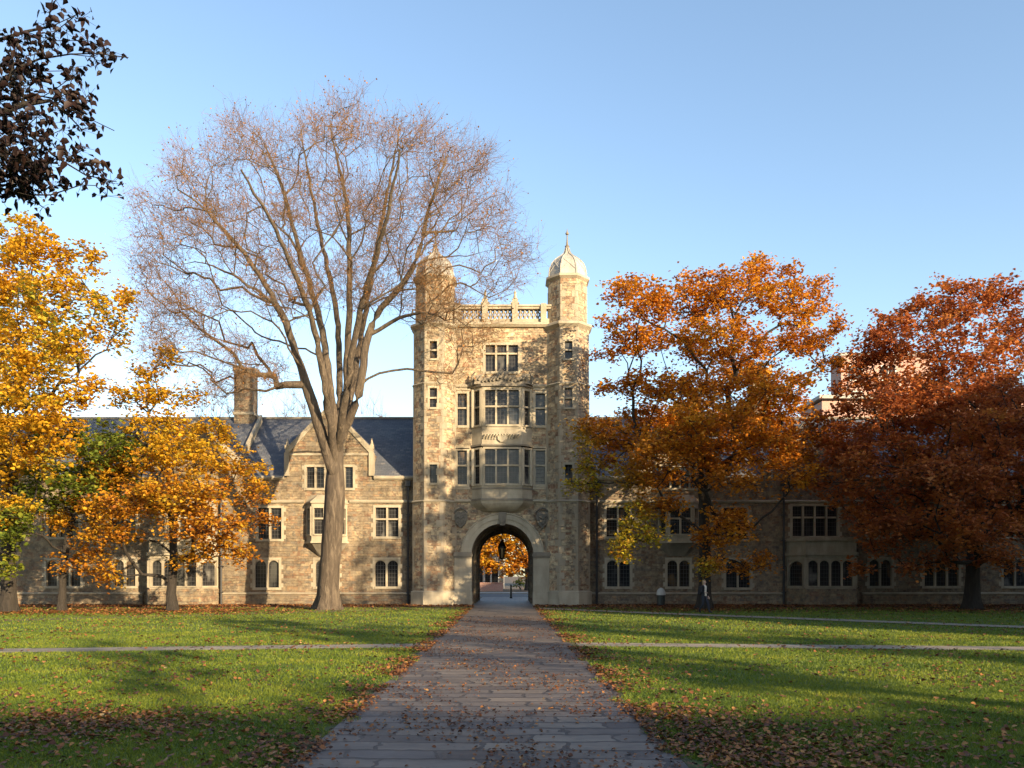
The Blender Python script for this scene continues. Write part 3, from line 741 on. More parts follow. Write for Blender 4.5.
    for (dx) in (0,):
        a, b = xp-.11, xp+.11
        P = [(YW-.15,eave-.1),(YW-.15,eave+.38),(YR-.6,ridge+.14),(YR-.6,ridge-.4)]
        for i in range(4):
            q, r = P[i], P[(i+1) % 4]; mb.face([(a,q[0],q[1]),(b,q[0],q[1]),(b,r[0],r[1]),(a,r[0],r[1])])
        mb.face([(a,p[0],p[1]) for p in P]); mb.face([(b,p[0],p[1]) for p in reversed(P)])
    mb.build('gable_coping', M['lime'], root)
    yc = YR; cxm = (wx(502.5+s_*256.5, yc)); hw = 9.2/F*yc
    zA, zB, zC = wz(415,yc), wz(373,yc), wz(369,yc)
    mb = MB(); mb.box(cxm-hw-.14, cxm+hw+.14, yc-.75, yc+.75, ridge-2.2, wz(430,yc)); 
    mb.box(cxm-hw, cxm+hw, yc-.6, yc+.6, wz(430,yc), zB)
    mb.cur = 1; mb.box(cxm-hw-.08, cxm+hw+.08, yc-.68, yc+.68, zA-.1, zA+.1); mb.box(cxm-hw+.04, cxm+hw+.14, yc-.5, yc+.7, zB, zC) ; mb.box(cxm-hw-.10, cxm-.05, yc-.64, yc+.64, zB+.003, zC+.12)
    mb.build('chimney', [M['stone'], M['lime']], root)
    for d in (94, 280):
        xd = X(d); mb = MB(); mb.tube([(xd,YW-.25,0),(xd,YW-.25,eave-.55)], .075, 8); mb.box(xd-.17, xd+.17, YW-.36, YW-.12, eave-.6, eave-.25)
        z = .8
        while z < eave-.8: mb.box(xd-.11, xd+.11, YW-.33, YW-.03, z, z+.06); z += 1.7
        mb.build('downpipe', M['lead'], root)
    return root
wing(-1, 'residence_wing', 'long two-storey stone range with slate roof to the left of the gatehouse')
wing(1, 'residence_wing', 'long two-storey stone range with slate roof to the right of the gatehouse')

# ---- the court's other ranges, out of the frame, that shade the lawn
def range_block(name, label, x0, x1, y0, y1, eave, ridge, axis, side):
    root = thing(name, label, 'building', ((x0+x1)/2, (y0+y1)/2, 0))
    mb = MB(); mb.box(x0, x1, y0, y1, 0, eave)
    xm, ym = (x0+x1)/2, (y0+y1)/2
    if axis == 'y': mb.face([(x0,y0,eave),(x1,y0,eave),(xm,y0,ridge)]); mb.face([(x1,y1,eave),(x0,y1,eave),(xm,y1,ridge)])
    else: mb.face([(x0,y1,eave),(x0,y0,eave),(x0,ym,ridge)]); mb.face([(x1,y0,eave),(x1,y1,eave),(x1,ym,ridge)])
    mb.build('wall', M['stone'], root)
    mb = MB(); e = .3
    if axis == 'y':
        mb.face([(x0-e,y0,eave-.1),(x0-e,y1,eave-.1),(xm,y1,ridge),(xm,y0,ridge)]); mb.face([(x1+e,y1,eave-.1),(x1+e,y0,eave-.1),(xm,y0,ridge),(xm,y1,ridge)])
    else:
        mb.face([(x0,y0-e,eave-.1),(x1,y0-e,eave-.1),(x1,ym,ridge),(x0,ym,ridge)]); mb.face([(x1,y1+e,eave-.1),(x0,y1+e,eave-.1),(x0,ym,ridge),(x1,ym,ridge)])
    mb.build('roof', M['slate'], root)
    # windows and buttresses on the court side
    if axis == 'y':
        n = int((y1-y0)/6)
        for i in range(n):
            yc = y0+3+i*6
            def xf(x, y, z, X0=x0): return (X0+y-.005, yc+1.6-x, z)
            window(root, .4, 2.8, 3.5, eave-3, 0, 3, .5, True, M['lime'], .2, .02, xf, toothed=False)
        mb = MB()
        for i in range(n+1): mb.box(x0-1.2, x0-.01, y0+i*6-.5, y0+i*6+.5, 0, eave-2)
        mb.build('buttress', M['lime'], root)
    else:
        n = int((x1-x0)/5)
        for i in range(n):
            xc = x0+2.5+i*5
            for zz in (1.3, 5.0):
                def xf(x, y, z, XC=xc): return (XC+1-x, y1-y+.005, z)
                window(root, .2, 1.8, zz, zz+2, 0, 2, False, False, M['lime'], .15, .02, xf, toothed=False)
    return root
range_block('library_hall', 'tall stone library with buttresses along the right side of the court', 45, 62, -8, 49, 15, 23, 'y', -1)
range_block('facing_range', 'stone range with slate roof that closes the court behind the viewer', -30, 70, -44, -32, 10.5, 16.0, 'x', 1)

# ---- setting
G = MB(); G.face([(-1500,-600,0),(1500,-600,0),(1500,2600,0),(-1500,2600,0)])
tag(G.build('ground', M['lawn']), kind='structure')
def pcx(Y): return wx(494+(504.5-494)*0, 1)*0 + (-.17-.0072*Y)
mb = MB(); ys = [-8, 4, 12, 20, 30, 40, 51.9]
for a, b in zip(ys[:-1], ys[1:]): mb.face([(pcx(a)-1.97,a,.012),(pcx(a)+1.97,a,.012),(pcx(b)+1.97,b,.012),(pcx(b)-1.97,b,.012)])
mb.face([(-6,51.0,.016),(5,51.0,.016),(5,51.999,.016),(-6,51.999,.016)]) if False else None
mb.face([(ax0,51.9,.012),(ax1,51.9,.012),(ax1,72,.012),(ax0,72,.012)])
tag(mb.build('main_path', M['flag']), kind='structure')
def strip(mb, pts, w, z):
    for (a, b) in zip(pts[:-1], pts[1:]):
        mb.face([(a[0],a[1]-w/2,z),(b[0],b[1]-w/2,z),(b[0],b[1]+w/2,z),(a[0],a[1]+w/2,z)])
mb = MB(); strip(mb, [(-60,17.5),(-13,20.3),(-2.2,21.9)], 1.15, .008); strip(mb, [(1.8,22.2),(13.3,20.9),(60,18.5)], 1.15, .008)
tag(mb.build('cross_path', M['flag2']), kind='structure')
mb = MB(); strip(mb, [(1.6,46.5),(6.6,41.0),(18.7,29.5),(34,18)], 1.9, .03)
tag(mb.build('diagonal_path', M['tan']), kind='structure')
mb = MB(); strip(mb, [(-2.6,47.5),(-9,43.5),(-24,32.5),(-45,20)], 2.0, .006)
tag(mb.build('diagonal_path', M['dirt']), kind='structure')
mb = MB(); mb.face([(-120,72.02,.02),(120,72.02,.02),(120,84,.02),(-120,84,.02)]); tag(mb.build('street', M['road']), kind='structure')
mb = MB(); mb.box(-120,120,84,87,-.1,.14); tag(mb.build('pavement', M['conc']), kind='structure')
# bollard beyond the arch
bx, by = wx(511, 68), 68.0
MBb = MB(); MBb.lathe(bx, by, [(0.01,.12),(.12,.12),(.14,.085),(1.0,.075),(1.03,.1),(1.12,.09),(1.18,.04),(1.19,0)], 12)
tag(MBb.build('bollard', M['iron']), 'black metal bollard standing on the paving beyond the archway', 'bollard')
# low brick wall and pale house beyond the street
hx0, hx1, hy = wx(462, 112), wx(503.5, 112), 112
h = thing('far_house', 'pale grey house with tall windows seen through the left of the arch', 'house', ((hx0+hx1)/2, hy, 0))
MB().box(hx0-8, hx1, hy, hy+10, 0, 9).build('wall', M['conc'], h)
for px in (473.5, 481, 487, 495):
    x = wx(px, hy); window(h, x-.45, x+.45, .9, 3.9, hy, 1, .5, False, M['white'], .12, .02, lambda a,b,c: (a,b-.03,c), toothed=False)
mb = MB(); mb.box(hx0-8.4, hx1+.4, hy-.4, hy+10.4, 9, 9.4); mb.extr([(hx0-8.4,9.4),(hx1+.4,9.4),(hx1-2,12),(hx0-6,12)], hy, hy+10); mb.build('roof', M['slate'], h)
lw = MB(); lw.box(wx(470,100), wx(503,100), 100, 100.4, 0, 1.0); lw.box(wx(470,100)-.05, wx(503,100)+.05, 99.95, 100.45, 1.0, 1.1)
tag(lw.build('garden_wall', M['redbrick']), 'low red brick wall in front of the pale house beyond the arch', 'wall')
# salmon brick building behind the right range
bb = thing('brick_block', 'tall salmon brick building with white cornices rising behind the right slate roof', 'building', (wx(900,110), 110, 0))
Yb = 105.0
xa, xb = wx(822, Yb), wx(1150, Yb); zt = wz(414, Yb)
mb = MB(); x1_, x2_ = wx(822,Yb), wx(850,Yb)
mb.box(x1_, x2_+30, Yb, Yb+7.6, 0, wz(401,Yb)); mb.box(wx(841,125), wx(841,125)+14, 125, 129, 0, wz(356,125))
mb.build('wall', M['brick'], bb)
mb = MB(); mb.box(x1_-.5, x2_+30.5, Yb-.5, Yb+8, wz(399,Yb), wz(395.5,Yb)); mb.box(wx(841,125)-.3, wx(841,125)+14.3, 124.7, 129.3, wz(356,125), wz(353,125)); mb.build('cornice', M['conc'], bb)
for r in range(4):
    for c in range(2):
        x = wx(848,125)+c*5.2; z = wz(366,125)-r*4
        window(bb, x, x+2.2, z-2.2, z, 125, 2, False, False, M['white'], .1, .02, lambda a,b_,c_: (a,b_-.03,c_), toothed=False)

# small bin by the right wall
bx, by = wx(661, 50.5), 50.5
b = thing('litter_bin', 'small dark litter bin with pale domed lid against the right plinth', 'bin', (bx, by, 0))
MB().lathe(bx, by, [(0.01,.2),(.05,.24),(.62,.26),(.64,.28),(.7,.28)], 14).build('bin_body', M['steel'], b)
MB().lathe(bx, by, [(.7,.29),(.78,.29),(.95,.26),(1.08,.18),(1.15,.06),(1.16,0)], 14).build('lid', M['binlid'], b)

# ------------------------------------------------------------------ trees
def batch_tubes(P, R, sides=3):
    """P (N,K,3), R (N,K) -> verts, quads"""
    N, K, _ = P.shape
    D = np.empty_like(P); D[:,1:-1] = P[:,2:]-P[:,:-2]; D[:,0] = P[:,1]-P[:,0]; D[:,-1] = P[:,-1]-P[:,-2]
    D /= np.linalg.norm(D, axis=2, keepdims=True)+1e-9
    up = np.zeros_like(D); up[...,2] = 1; m = np.abs(D[...,2]) > .9; up[m] = (1,0,0)
    A = np.cross(D, up); A /= np.linalg.norm(A, axis=2, keepdims=True)+1e-9; B = np.cross(D, A)
    ang = 2*np.pi*np.arange(sides)/sides
    V = P[:,:,None,:] + R[:,:,None,None]*(A[:,:,None,:]*np.cos(ang)[None,None,:,None] + B[:,:,None,:]*np.sin(ang)[None,None,:,None])
    idx = np.arange(N*K*sides).reshape(N,K,sides)
    a = idx[:,:-1,:]; b = np.roll(a,-1,axis=2); c = np.roll(idx[:,1:,:],-1,axis=2); d = idx[:,1:,:]
    Q = np.stack([a,b,c,d], axis=-1).reshape(-1,4)
    return V.reshape(-1,3), Q
def cat(parts):
    V = []; Q = []; o = 0
    for v, q in parts:
        V.append(v); Q.append(q+o); o += len(v)
    return np.concatenate(V), np.concatenate(Q)

class Skel:
    def __init__(s, rng): s.rng = rng; s.P = []; s.par = []; s.L = []; s.ok = []
    def add(s, p, par, ok=True):
        p = np.asarray(p, float); s.P.append(p); s.par.append(par)
        s.L.append(0 if par < 0 else s.L[par]+np.linalg.norm(p-s.P[par])); s.ok.append(ok); return len(s.P)-1
    def poly(s, pts, par=-1, seg=.5, ok=True, jit=.04, ok_from=0.0):
        pts = [np.asarray(p, float) for p in pts]; cur = par; n0 = 0
        # Catmull-Rom through the points
        Q = [2*pts[0]-pts[1]]+pts+[2*pts[-1]-pts[-2]]; first = par
        tot = 0
        for i in range(1, len(Q)-2):
            k = max(1, int(np.linalg.norm(Q[i+1]-Q[i])/seg))
            for j in range(0 if (i == 1 and par < 0) else 1, k+1):
                t = j/k; p0,p1,p2,p3 = Q[i-1],Q[i],Q[i+1],Q[i+2]
                q = .5*((2*p1)+(-p0+p2)*t+(2*p0-5*p1+4*p2-p3)*t*t+(-p0+3*p1-3*p2+p3)*t**3)
                if cur >= 0: q = q+s.rng.normal(0, jit, 3)
                cur = s.add(q, cur, ok and q[2] > ok_from)
        return cur
    def grow_to(s, targets, alpha=.4, seg=.5, up=.12, jit=.05, follow=.35):
        for t in targets:
            P = np.array(s.P); L = np.array(s.L); ok = np.array(s.ok)
            d = np.linalg.norm(P-t, axis=1)
            below = np.clip(P[:,2]-t[2], 0, None)*.5
            c = d+alpha*L+below*1.0; c[~ok] = 1e9
            i = int(np.argmin(c)); p = P[i]; dist = d[i]
            if dist < .15: continue
            pd = p-P[s.par[i]] if s.par[i] >= 0 else np.array([0,0,1.]); pd = pd/(np.linalg.norm(pd)+1e-9)
            m = p+(t-p)*.4+pd*follow*dist*.5+np.array([0,0,up*dist])
            k = max(1, int(dist/seg)); cur = i
            for j in range(1, k+1):
                u = j/k; q = (1-u)**2*p+2*u*(1-u)*m+u*u*t
                if j < k: q = q+s.rng.normal(0, jit, 3)
                cur = s.add(q, cur)
    def radii(s, R0, tip):
        n = len(s.P); kids = np.zeros(n, int)
        for i in range(n):
            if s.par[i] >= 0: kids[s.par[i]] += 1
        tips = (kids == 0).sum(); p = math.log(max(tips,2))/math.log(R0/tip)
        w = np.zeros(n)
        for i in range(n-1, -1, -1):
            if kids[i] == 0: w[i] = 1
            if s.par[i] >= 0: w[s.par[i]] += w[i]
        s.r = tip*w**(1/p); s.kids = kids; s.w = w
    def chains(s):
        n = len(s.P); ch = [[] for _ in range(n)]
        for i in range(n):
            if s.par[i] >= 0: ch[s.par[i]].append(i)
        out = []; st = [(0, -1)]
        while st:
            a, frm = st.pop(); c = [a]
            while ch[c[-1]]:
                k = sorted(ch[c[-1]], key=lambda i: -s.w[i]); 
                for o in k[1:]: st.append((o, c[-1]))
                c.append(k[0])
            out.append((frm, c))
        return out
    def mesh(s, flare=.6, flare_h=.5, lobes=5, z0=0.0, root_amp=.25):
        parts = []; P = np.array(s.P); rng = s.rng
        for ci, (frm, c) in enumerate(s.chains()):
            idx = ([frm] if frm >= 0 else [])+c
            if len(idx) < 2: continue
            pts = P[idx]; r = s.r[idx].copy()
            if frm >= 0: r[0] = min(r[0], r[1]*1.25)
            if frm >= 0 and len(r) > 1: r[0] = r[1]*1.15
            sides = 14 if (ci == 0) else (8 if r.max() > .08 else (5 if r.max() > .03 else 3))
            # smooth radius
            for _ in range(2): r[1:-1] = (r[:-2]+2*r[1:-1]+r[2:])/4
            h = pts[:,2]-z0
            rr = r*(1+flare*np.exp(-np.clip(h,0,None)/flare_h)) if ci == 0 else r
            V, Q = batch_tubes(pts[None], rr[None], sides)
            if ci == 0:
                V = V.reshape(len(idx), sides, 3)
                for k in range(len(idx)):
                    am = root_amp*math.exp(-max(h[k],0)/(flare_h*1.4))+.05
                    for j in range(sides):
                        a = 2*PI*j/sides; f = 1+am*math.sin(lobes*a+.8+h[k]*.15)
                        V[k,j] = pts[k]+(V[k,j]-pts[k])*f
                V = V.reshape(-1,3)
            parts.append((V, Q))
        return cat(parts)

def leaf_mesh(cent, size, rng, droop=.25, wide=.45, flat=.6):
    """cent (N,3), size (N,) -> verts, quads ; each leaf is two quads folded on its midrib"""
    N = len(cent)
    nrm = rng.normal(0,1,(N,3))*(1-flat); nrm[:,2] = np.abs(nrm[:,2])+flat
    nrm /= np.linalg.norm(nrm, axis=1, keepdims=True)
    ax = rng.normal(0,1,(N,3)); ax -= nrm*(ax*nrm).sum(1, keepdims=True); ax /= np.linalg.norm(ax, axis=1, keepdims=True)+1e-9
    sd = np.cross(nrm, ax); fold = rng.uniform(.05,.3,N)[:,None]
    s = size[:,None]; w = rng.uniform(.8,1.2,N)[:,None]*wide
    b = cent-ax*s*.5; tpt = cent+ax*s*.5-np.array([0,0,1])*s*droop*.4
    l1 = cent-ax*s*.16+sd*s*w+nrm*s*fold; l2 = cent+ax*s*.22+sd*s*w*.75+nrm*s*fold
    r1 = cent-ax*s*.16-sd*s*w+nrm*s*fold; r2 = cent+ax*s*.22-sd*s*w*.75+nrm*s*fold
    V = np.stack([b,l1,l2,tpt,r2,r1], axis=1).reshape(-1,3)
    o = np.arange(N)[:,None]*6
    Q = np.concatenate([o+np.array([[0,1,2,3]]), o+np.array([[3,4,5,0]])], axis=0)
    return V, Q

def lobes_to_targets(lobes, Y0, rng, dens, min_n=6):
    """lobes: (px,py,rx,ry,dy[,ryd]) pixel ellipses at distance Y0+dy -> cluster centres (metres)"""
    out = []
    for L in lobes:
        px, py, rx, ry, dy = L[:5]; Y = Y0+dy; m = Y/F
        a, c = rx*m, ry*m; b = L[5] if len(L) > 5 else max(a, c)*.9
        n = max(min_n, int(dens*(a*b*c)**.75))
        g = rng.normal(0,1,(n,3)); g /= np.linalg.norm(g,axis=1,keepdims=True); g *= (rng.uniform(.15,1,n)**.45)[:,None]
        YY = Y+g[:,1]*b; out.append(np.stack([wx(px+g[:,0]*rx, YY), YY, wz(py-g[:,2]*ry, YY)], 1))
    return np.concatenate(out)

def leafy_tree(name, label, base_px, Y, trunk, lobes, mat, barkm, seed, dens=5, per=34, leaf=.2, R0=.32, spray=.75, group=None, base=None, limbs=(), targets=None, catname='tree', flat=.6, twigs=3, sparse=None, zmin=2.0):
    rng = np.random.default_rng(seed)
    bx = wx(base_px, Y) if base is None else base[0]; by = Y if base is None else base[1]
    root = thing(name, label, catname, (bx, by, 0), group or ('oak trees of the court' if name == 'oak_tree' else 'maple trees in autumn colour'))
    sk = Skel(rng)
    tp = [(bx, by, -.15)]+[(wx(p[0],Y) if base is None else p[0], by+(p[2] if len(p) > 2 else 0), wz(p[1],Y) if base is None else p[1]) for p in trunk]
    sk.poly(tp, -1, .5, True, .02, ok_from=tp[1][2]*.72)
    if targets is None: targets = lobes_to_targets(lobes, Y, rng, dens)
    targets = targets[targets[:,2] > zmin]
    fork = np.array(tp[1]); order = np.argsort(np.linalg.norm(targets-fork, axis=1)); targets = targets[order]
    sk.grow_to(targets, .35, .55)
    sk.radii(R0, .016)
    V, Q = sk.mesh(.55, .45)
    np_mesh('trunk', V, Q, barkm, root, True)
    # sprays : short twigs with leaves
    T = len(targets); tw = rng.normal(0,1,(T,twigs,3)); tw[...,2] *= .6; tw /= np.linalg.norm(tw,axis=2,keepdims=True)
    ln = rng.uniform(.5,1.15,(T,twigs,1))*spray; end = targets[:,None,:]+tw*ln
    mid = targets[:,None,:]*.5+end*.5+rng.normal(0,.05,(T,twigs,3))+np.array([0,0,.06])
    P = np.stack([np.repeat(targets[:,None,:],twigs,1), mid, end], axis=2).reshape(-1,3,3)
    R = np.tile(np.array([.014,.009,.004]),(len(P),1))
    tv, tq = batch_tubes(P, R, 3)
    # leaves along the sprays
    n = T*per; k = rng.integers(0, len(P), n); u = rng.uniform(.15,1.05,n)[:,None]
    c = P[k,0]*(1-u)+P[k,2]*u+rng.normal(0,1,(n,3))*np.array([.26,.26,.19])*spray
    sz = rng.uniform(.45,1.3,n)*leaf
    lv, lq = leaf_mesh(c, sz, rng, flat=flat)
    V, Q = cat([(tv,tq),(lv,lq)]); mi = np.concatenate([np.ones(len(tq),int), np.zeros(len(lq),int)])
    np_mesh('crown', V, Q, [mat, barkm], root, False, mi)
    return root

# D : orange oak right of the gate
lobD = [(640,305,34,24,-2),(625,285,16,12,0),(690,298,36,26,1),(745,292,38,28,0),(798,302,36,26,-1),(762,268,14,14,1),(790,268,10,10,0),(640,340,36,16,1),(722,340,56,24,-2),(800,342,38,16,2),(835,320,12,12,0),
        (615,318,16,10,2),(612,352,18,9,0),(652,385,42,14,0),(700,392,50,18,-3),(768,405,44,22,-2),(610,388,16,7,1),(618,435,36,16,1),(690,440,58,18,-4),(765,450,44,20,-3),(596,462,24,11,0),(585,485,18,12,-1),
        (650,475,42,14,-3),(655,505,30,12,-4),(640,530,26,16,-5),(625,550,14,8,-5),(728,530,32,24,-3),(750,560,20,12,-2),(712,565,20,12,-4),(795,480,20,16,-4),(810,430,18,20,0),(600,430,26,10,-2),(735,480,30,12,-5),(700,470,30,10,-2),(790,455,24,16,0),(660,455,40,14,-5),(720,415,50,14,-6),(775,385,40,16,-4),(590,440,18,8,0),(740,370,40,12,5),(690,420,50,18,5),(760,430,40,18,5),(650,420,34,14,4),(830,365,20,12,0)]
leafy_tree('oak_tree', 'orange oak just right of the gatehouse with a yellow-green patch low on its left', 705, 46.0, [(705,545),(704,500),(700,470)], lobD, M['leafD'], M['bark_dark'], 11, dens=14, per=48, leaf=.18, R0=.34)
# E : russet oak
lobE = [(940,296,24,16,0),(1000,292,26,14,0),(865,350,18,16,0),(848,395,18,20,0),(895,318,22,16,0),(975,302,30,22,0),(930,315,32,22,1),(1018,318,30,24,0),(905,340,36,26,-1),(885,345,24,20,0),(862,372,18,16,0),(960,345,48,30,-4),(1020,360,40,34,-2),(872,378,28,24,0),(915,400,50,34,-4),(985,410,60,38,-5),(850,425,34,24,0),(838,462,30,20,0),(890,460,50,28,-4),
        (960,480,60,30,-6),(1030,470,50,34,-3),(860,500,36,20,-1),(905,525,44,22,-3),(975,530,54,22,-5),(1030,520,44,24,-2),(862,570,16,9,-2),(910,570,22,9,-3),(940,555,24,12,-3),(1000,560,30,12,-3),(880,520,40,18,3),(1000,500,50,26,3),(930,480,50,26,4),(890,545,22,12,-2),(1075,400,50,50,0),(1070,470,54,46,0),(1060,340,34,30,0),(950,420,70,60,5),(1020,420,60,60,5),(880,440,44,40,5),(820,480,20,14,1),(1080,530,44,20,0),(822,448,20,12,2)]
leafy_tree('oak_tree', 'dense dark russet oak at the right edge, its crown in shade', 972, 45.0, [(973,560),(975,520),(976,470)], lobE, M['leafE'], M['bark_dark'], 12, dens=9.5, per=48, leaf=.20, R0=.36)
# A : tall golden maple at left edge
lobA = [(30,240,34,24,0),(75,262,30,22,0),(0,270,50,36,0),(55,300,44,26,-3),(105,312,28,16,0),(130,300,10,8,0),(20,345,60,34,-4),(80,345,36,22,0),(115,338,18,10,1),(10,400,60,34,-4),(65,395,32,22,-1),(95,385,22,14,0),(25,450,50,30,-3),(-40,300,50,50,0),(-60,380,60,50,0),(-30,460,60,40,0),(0,510,44,24,-2),(55,430,26,18,0),(10,340,60,60,6),(0,430,60,50,6)]
leafy_tree('maple_tree', 'tall golden maple at the left edge, tallest of the yellow trees', 8, 42.0, [(8,540),(14,480),(20,420)], lobA, M['leafA'], M['bark_dark'], 13, dens=8.5, per=46, leaf=.205, R0=.36)
# B : smaller orange-yellow maple
lobB = [(163,358,11,12,0),(145,372,16,10,0),(150,395,34,14,0),(185,398,22,12,-1),(120,398,14,8,1),(160,425,34,14,-2),(215,432,28,14,0),(165,455,52,18,-3),(225,462,28,14,-1),(120,462,36,16,0),(95,478,34,14,-1),(180,490,54,18,-4),(240,495,28,16,0),(130,505,50,16,-3),(75,512,28,14,0),(200,522,48,18,-4),(255,525,18,12,0),(110,535,40,12,-2),(225,548,36,14,-2),(85,560,30,14,-1),(110,575,18,10,-1),(190,560,20,8,-2),(170,440,40,16,4),(160,500,60,20,4),(60,520,16,8,0),(250,470,18,8,0)]
leafy_tree('maple_tree', 'smaller orange-yellow maple before the left range with a thin pointed top', 172, 43.0, [(172,575),(174,545),(170,500)], lobB, M['leafB'], M['bark_dark'], 14, dens=11, per=44, leaf=.19, R0=.24, zmin=1.3)
# C : green tree between them
lobC = [(105,452,30,14,-3),(75,490,26,12,-3),(95,440,40,18,0),(120,462,34,16,0),(60,470,34,16,0),(85,495,40,16,0),(35,500,26,16,-1),(130,440,20,12,0),(10,530,28,22,-4),(5,560,22,18,-4),(60,440,24,14,1)]
leafy_tree('maple_tree', 'dark green and yellow maple half hidden between the two yellow trees', 62, 42.9, [(64,560),(72,520),(80,480)], lobC, M['leafC'], M['bark_dark'], 15, dens=8, per=42, leaf=.22, R0=.18)
# trees beyond the arch
lobG = [(490,545,24,12,0),(512,540,26,14,0),(520,560,18,12,0),(478,556,14,8,0),(518,575,12,8,0),(505,520,34,16,0),(530,550,20,20,0),(488,565,9,6,0),(470,530,20,16,0)]
leafy_tree('maple_tree', 'orange maple across the street seen through the archway', 528, 106.0, [(527,570),(524,555),(516,545)], lobG, M['leafB'], M['bark_dark'], 16, dens=2.2, per=60, leaf=.42, R0=.3, spray=1.4)
lobH = [(522,584,9,7,0),(515,590,6,5,0),(529,590,6,6,0)]
leafy_tree('maple_tree', 'low yellow-green young tree under the orange maple beyond the arch', 521, 112.0, [(521,597),(521,592)], lobH, M['leafC'], M['bark_dark'], 17, dens=7, per=40, leaf=.28, R0=.1, zmin=.5)

# ---- elm
def elm():
    rng = np.random.default_rng(21); Y = 44.7
    bx = wx(328, Y)
    root = thing('elm_tree', 'huge vase-shaped elm with bare reddish twigs left of the gatehouse', 'tree', (bx, Y, 0))
    sk = Skel(rng)
    W = lambda px, py, dy=0: (wx(px, Y+dy), Y+dy, wz(py, Y+dy))
    top = sk.poly([(bx,Y,-.2), W(329,585), W(332,545), W(335,500), W(336,465), W(338,445)], -1, .45, True, .012, ok_from=8.2)
    def near(px, py, dy=0, stem_only=True):
        P = np.array(sk.P); return int(np.argmin(np.linalg.norm(P-np.array(W(px,py,dy)), axis=1)))
    limbs = [
        (near(334,478), [(321,432,-1),(303,375,-1.5),(281,312,-2),(238,245,-2),(192,198,-3)]),
        (near(336,455), [(332,405,0),(322,330,1),(298,243,2),(280,180,2),(262,140,3)]),
        (top, [(346,405,0),(349,300,-1),(347,210,0),(330,130,1)]),
        (top, [(358,395,-1),(372,325,-1),(414,266,-2),(430,205,-2),(450,148,-2)]),
        (near(337,452), [(350,400,2),(363,325,3),(376,250,3),(393,165,4),(400,125,4)]),
        (near(336,455), [(340,400,3),(336,310,4),(318,225,6),(300,130,7)]),
        (near(336,455), [(345,400,-2),(360,310,-4),(385,225,-7),(400,150,-9)]),
        (near(335,465), [(328,410,-2),(312,320,-4),(275,230,-7),(240,170,-9)]),
    ]
    ends = []
    rng_ids = []
    for par, pts in limbs:
        a = len(sk.P); ends.append(sk.poly([sk.P[par]]+[np.array(W(*p)) for p in pts], par, .5, True, .03)); rng_ids.append((a, len(sk.P)))
    for (p0, pts) in [((372,340,-1),[(392,322,-1),(420,314,-2),(465,324,-3),(500,335,-3)]), ((414,266,-2),[(440,258,-2),(468,256,-3),(500,250,-3),(530,246,-3)]), ((303,375,-1.5),[(280,330,-3),(240,310,-4),(192,324,-5),(160,345,-5)]),
                      ((278,308,-2),[(248,285,-3),(214,266,-3),(160,262,-4)]), ((298,360,0),[(262,335,3),(222,300,5),(176,280,6)]), ((414,266,0),[(450,220,2),(490,190,3)]),
                      ((380,310,2),[(420,280,5),(470,290,7)]), ((340,300,4),[(300,250,8),(240,230,10)])]:
        i = near(*p0); sk.poly([sk.P[i]]+[np.array(W(*p)) for p in pts], i, .5, True, .06)
    # crown targets inside the vase envelope, denser towards the outside
    lob = [(432,262,26,26,-3,2),(445,285,22,22,-4,2),(432,262,22,24,-2,3),(345,92,22,14,0,3),(232,112,20,16,0,3),(480,150,14,18,0,3),(142,190,14,22,0,3),(175,215,42,42,0,5),(205,160,46,38,0,6),(265,135,50,30,0,7),(335,118,46,26,0,8),(400,125,48,28,0,7),(455,155,44,36,0,6),(485,205,40,40,0,5),(165,275,36,40,0,5),(190,325,40,36,0,5),(245,340,36,30,0,5),
           (235,215,60,50,0,8),(320,190,70,50,0,9),(410,200,70,55,0,8),(495,262,34,30,0,4),(470,320,36,26,-2,4),(430,290,40,34,0,5),(290,270,60,50,0,9),(370,260,50,50,0,9),(225,370,30,26,0,4),(160,330,26,40,0,4),(200,290,40,40,0,5),(270,355,26,30,-2,4),(515,240,24,22,0,3),(150,240,26,40,0,4),(445,360,20,16,-2,3)]
    t = lobes_to_targets([(l[0],l[1]+14,l[2]*.86,l[3]*.8)+l[4:] for l in lob], Y, rng, 10.5)
    fork = np.array(W(336,460)); t = t[np.argsort(np.linalg.norm(t-fork, axis=1))]
    sk.grow_to(t, .30, .6, up=.10, jit=.07)
    sk.radii(.56, .0105)
    for (a, b) in rng_ids:
        for i in range(a, b):
            u = (i-a)/(b-a); sk.r[i] = max(sk.r[i], .21*(1-u)**.7+.02)
    V, Q = sk.mesh(.62, .45, 7, root_amp=.26)
    np_mesh('trunk', V, Q, M['bark_elm'], root, True)
    # fine twigs
    T = len(t); per = 5
    axis = np.array([wx(336,Y), Y, 9.0]); outd = t-axis; outd /= np.linalg.norm(outd,axis=1,keepdims=True)
    d = rng.normal(0,.75,(T,per,3))+outd[:,None,:]*.8; d[...,2] -= (rng.random((T,per)) < .25)*.9
    d /= np.linalg.norm(d,axis=2,keepdims=True); ln = rng.uniform(.4,1.6,(T,per,1))
    st = t[:,None,:]+rng.normal(0,.18,(T,per,3))
    low = (t[:,2] < 14)[:,None,None]
    sag = np.where(low, -.35, -.02)
    p1 = st+d*ln*.5+rng.normal(0,.06,(T,per,3)); p2 = st+d*ln+np.concatenate([np.zeros((T,per,2)), np.broadcast_to(sag,(T,per,1))*ln],2)
    P = np.stack([st,p1,p2],2).reshape(-1,3,3); R = np.tile(np.array([.009,.006,.003]),(len(P),1))
    a = batch_tubes(P, R, 3)
    k = np.repeat(np.arange(len(P)), 2); u = rng.uniform(.25,.95,len(k))[:,None]
    s0 = np.where(u < .5, P[k,0]*(1-2*u)+P[k,1]*2*u, P[k,1]*(2-2*u)+P[k,2]*(2*u-1))
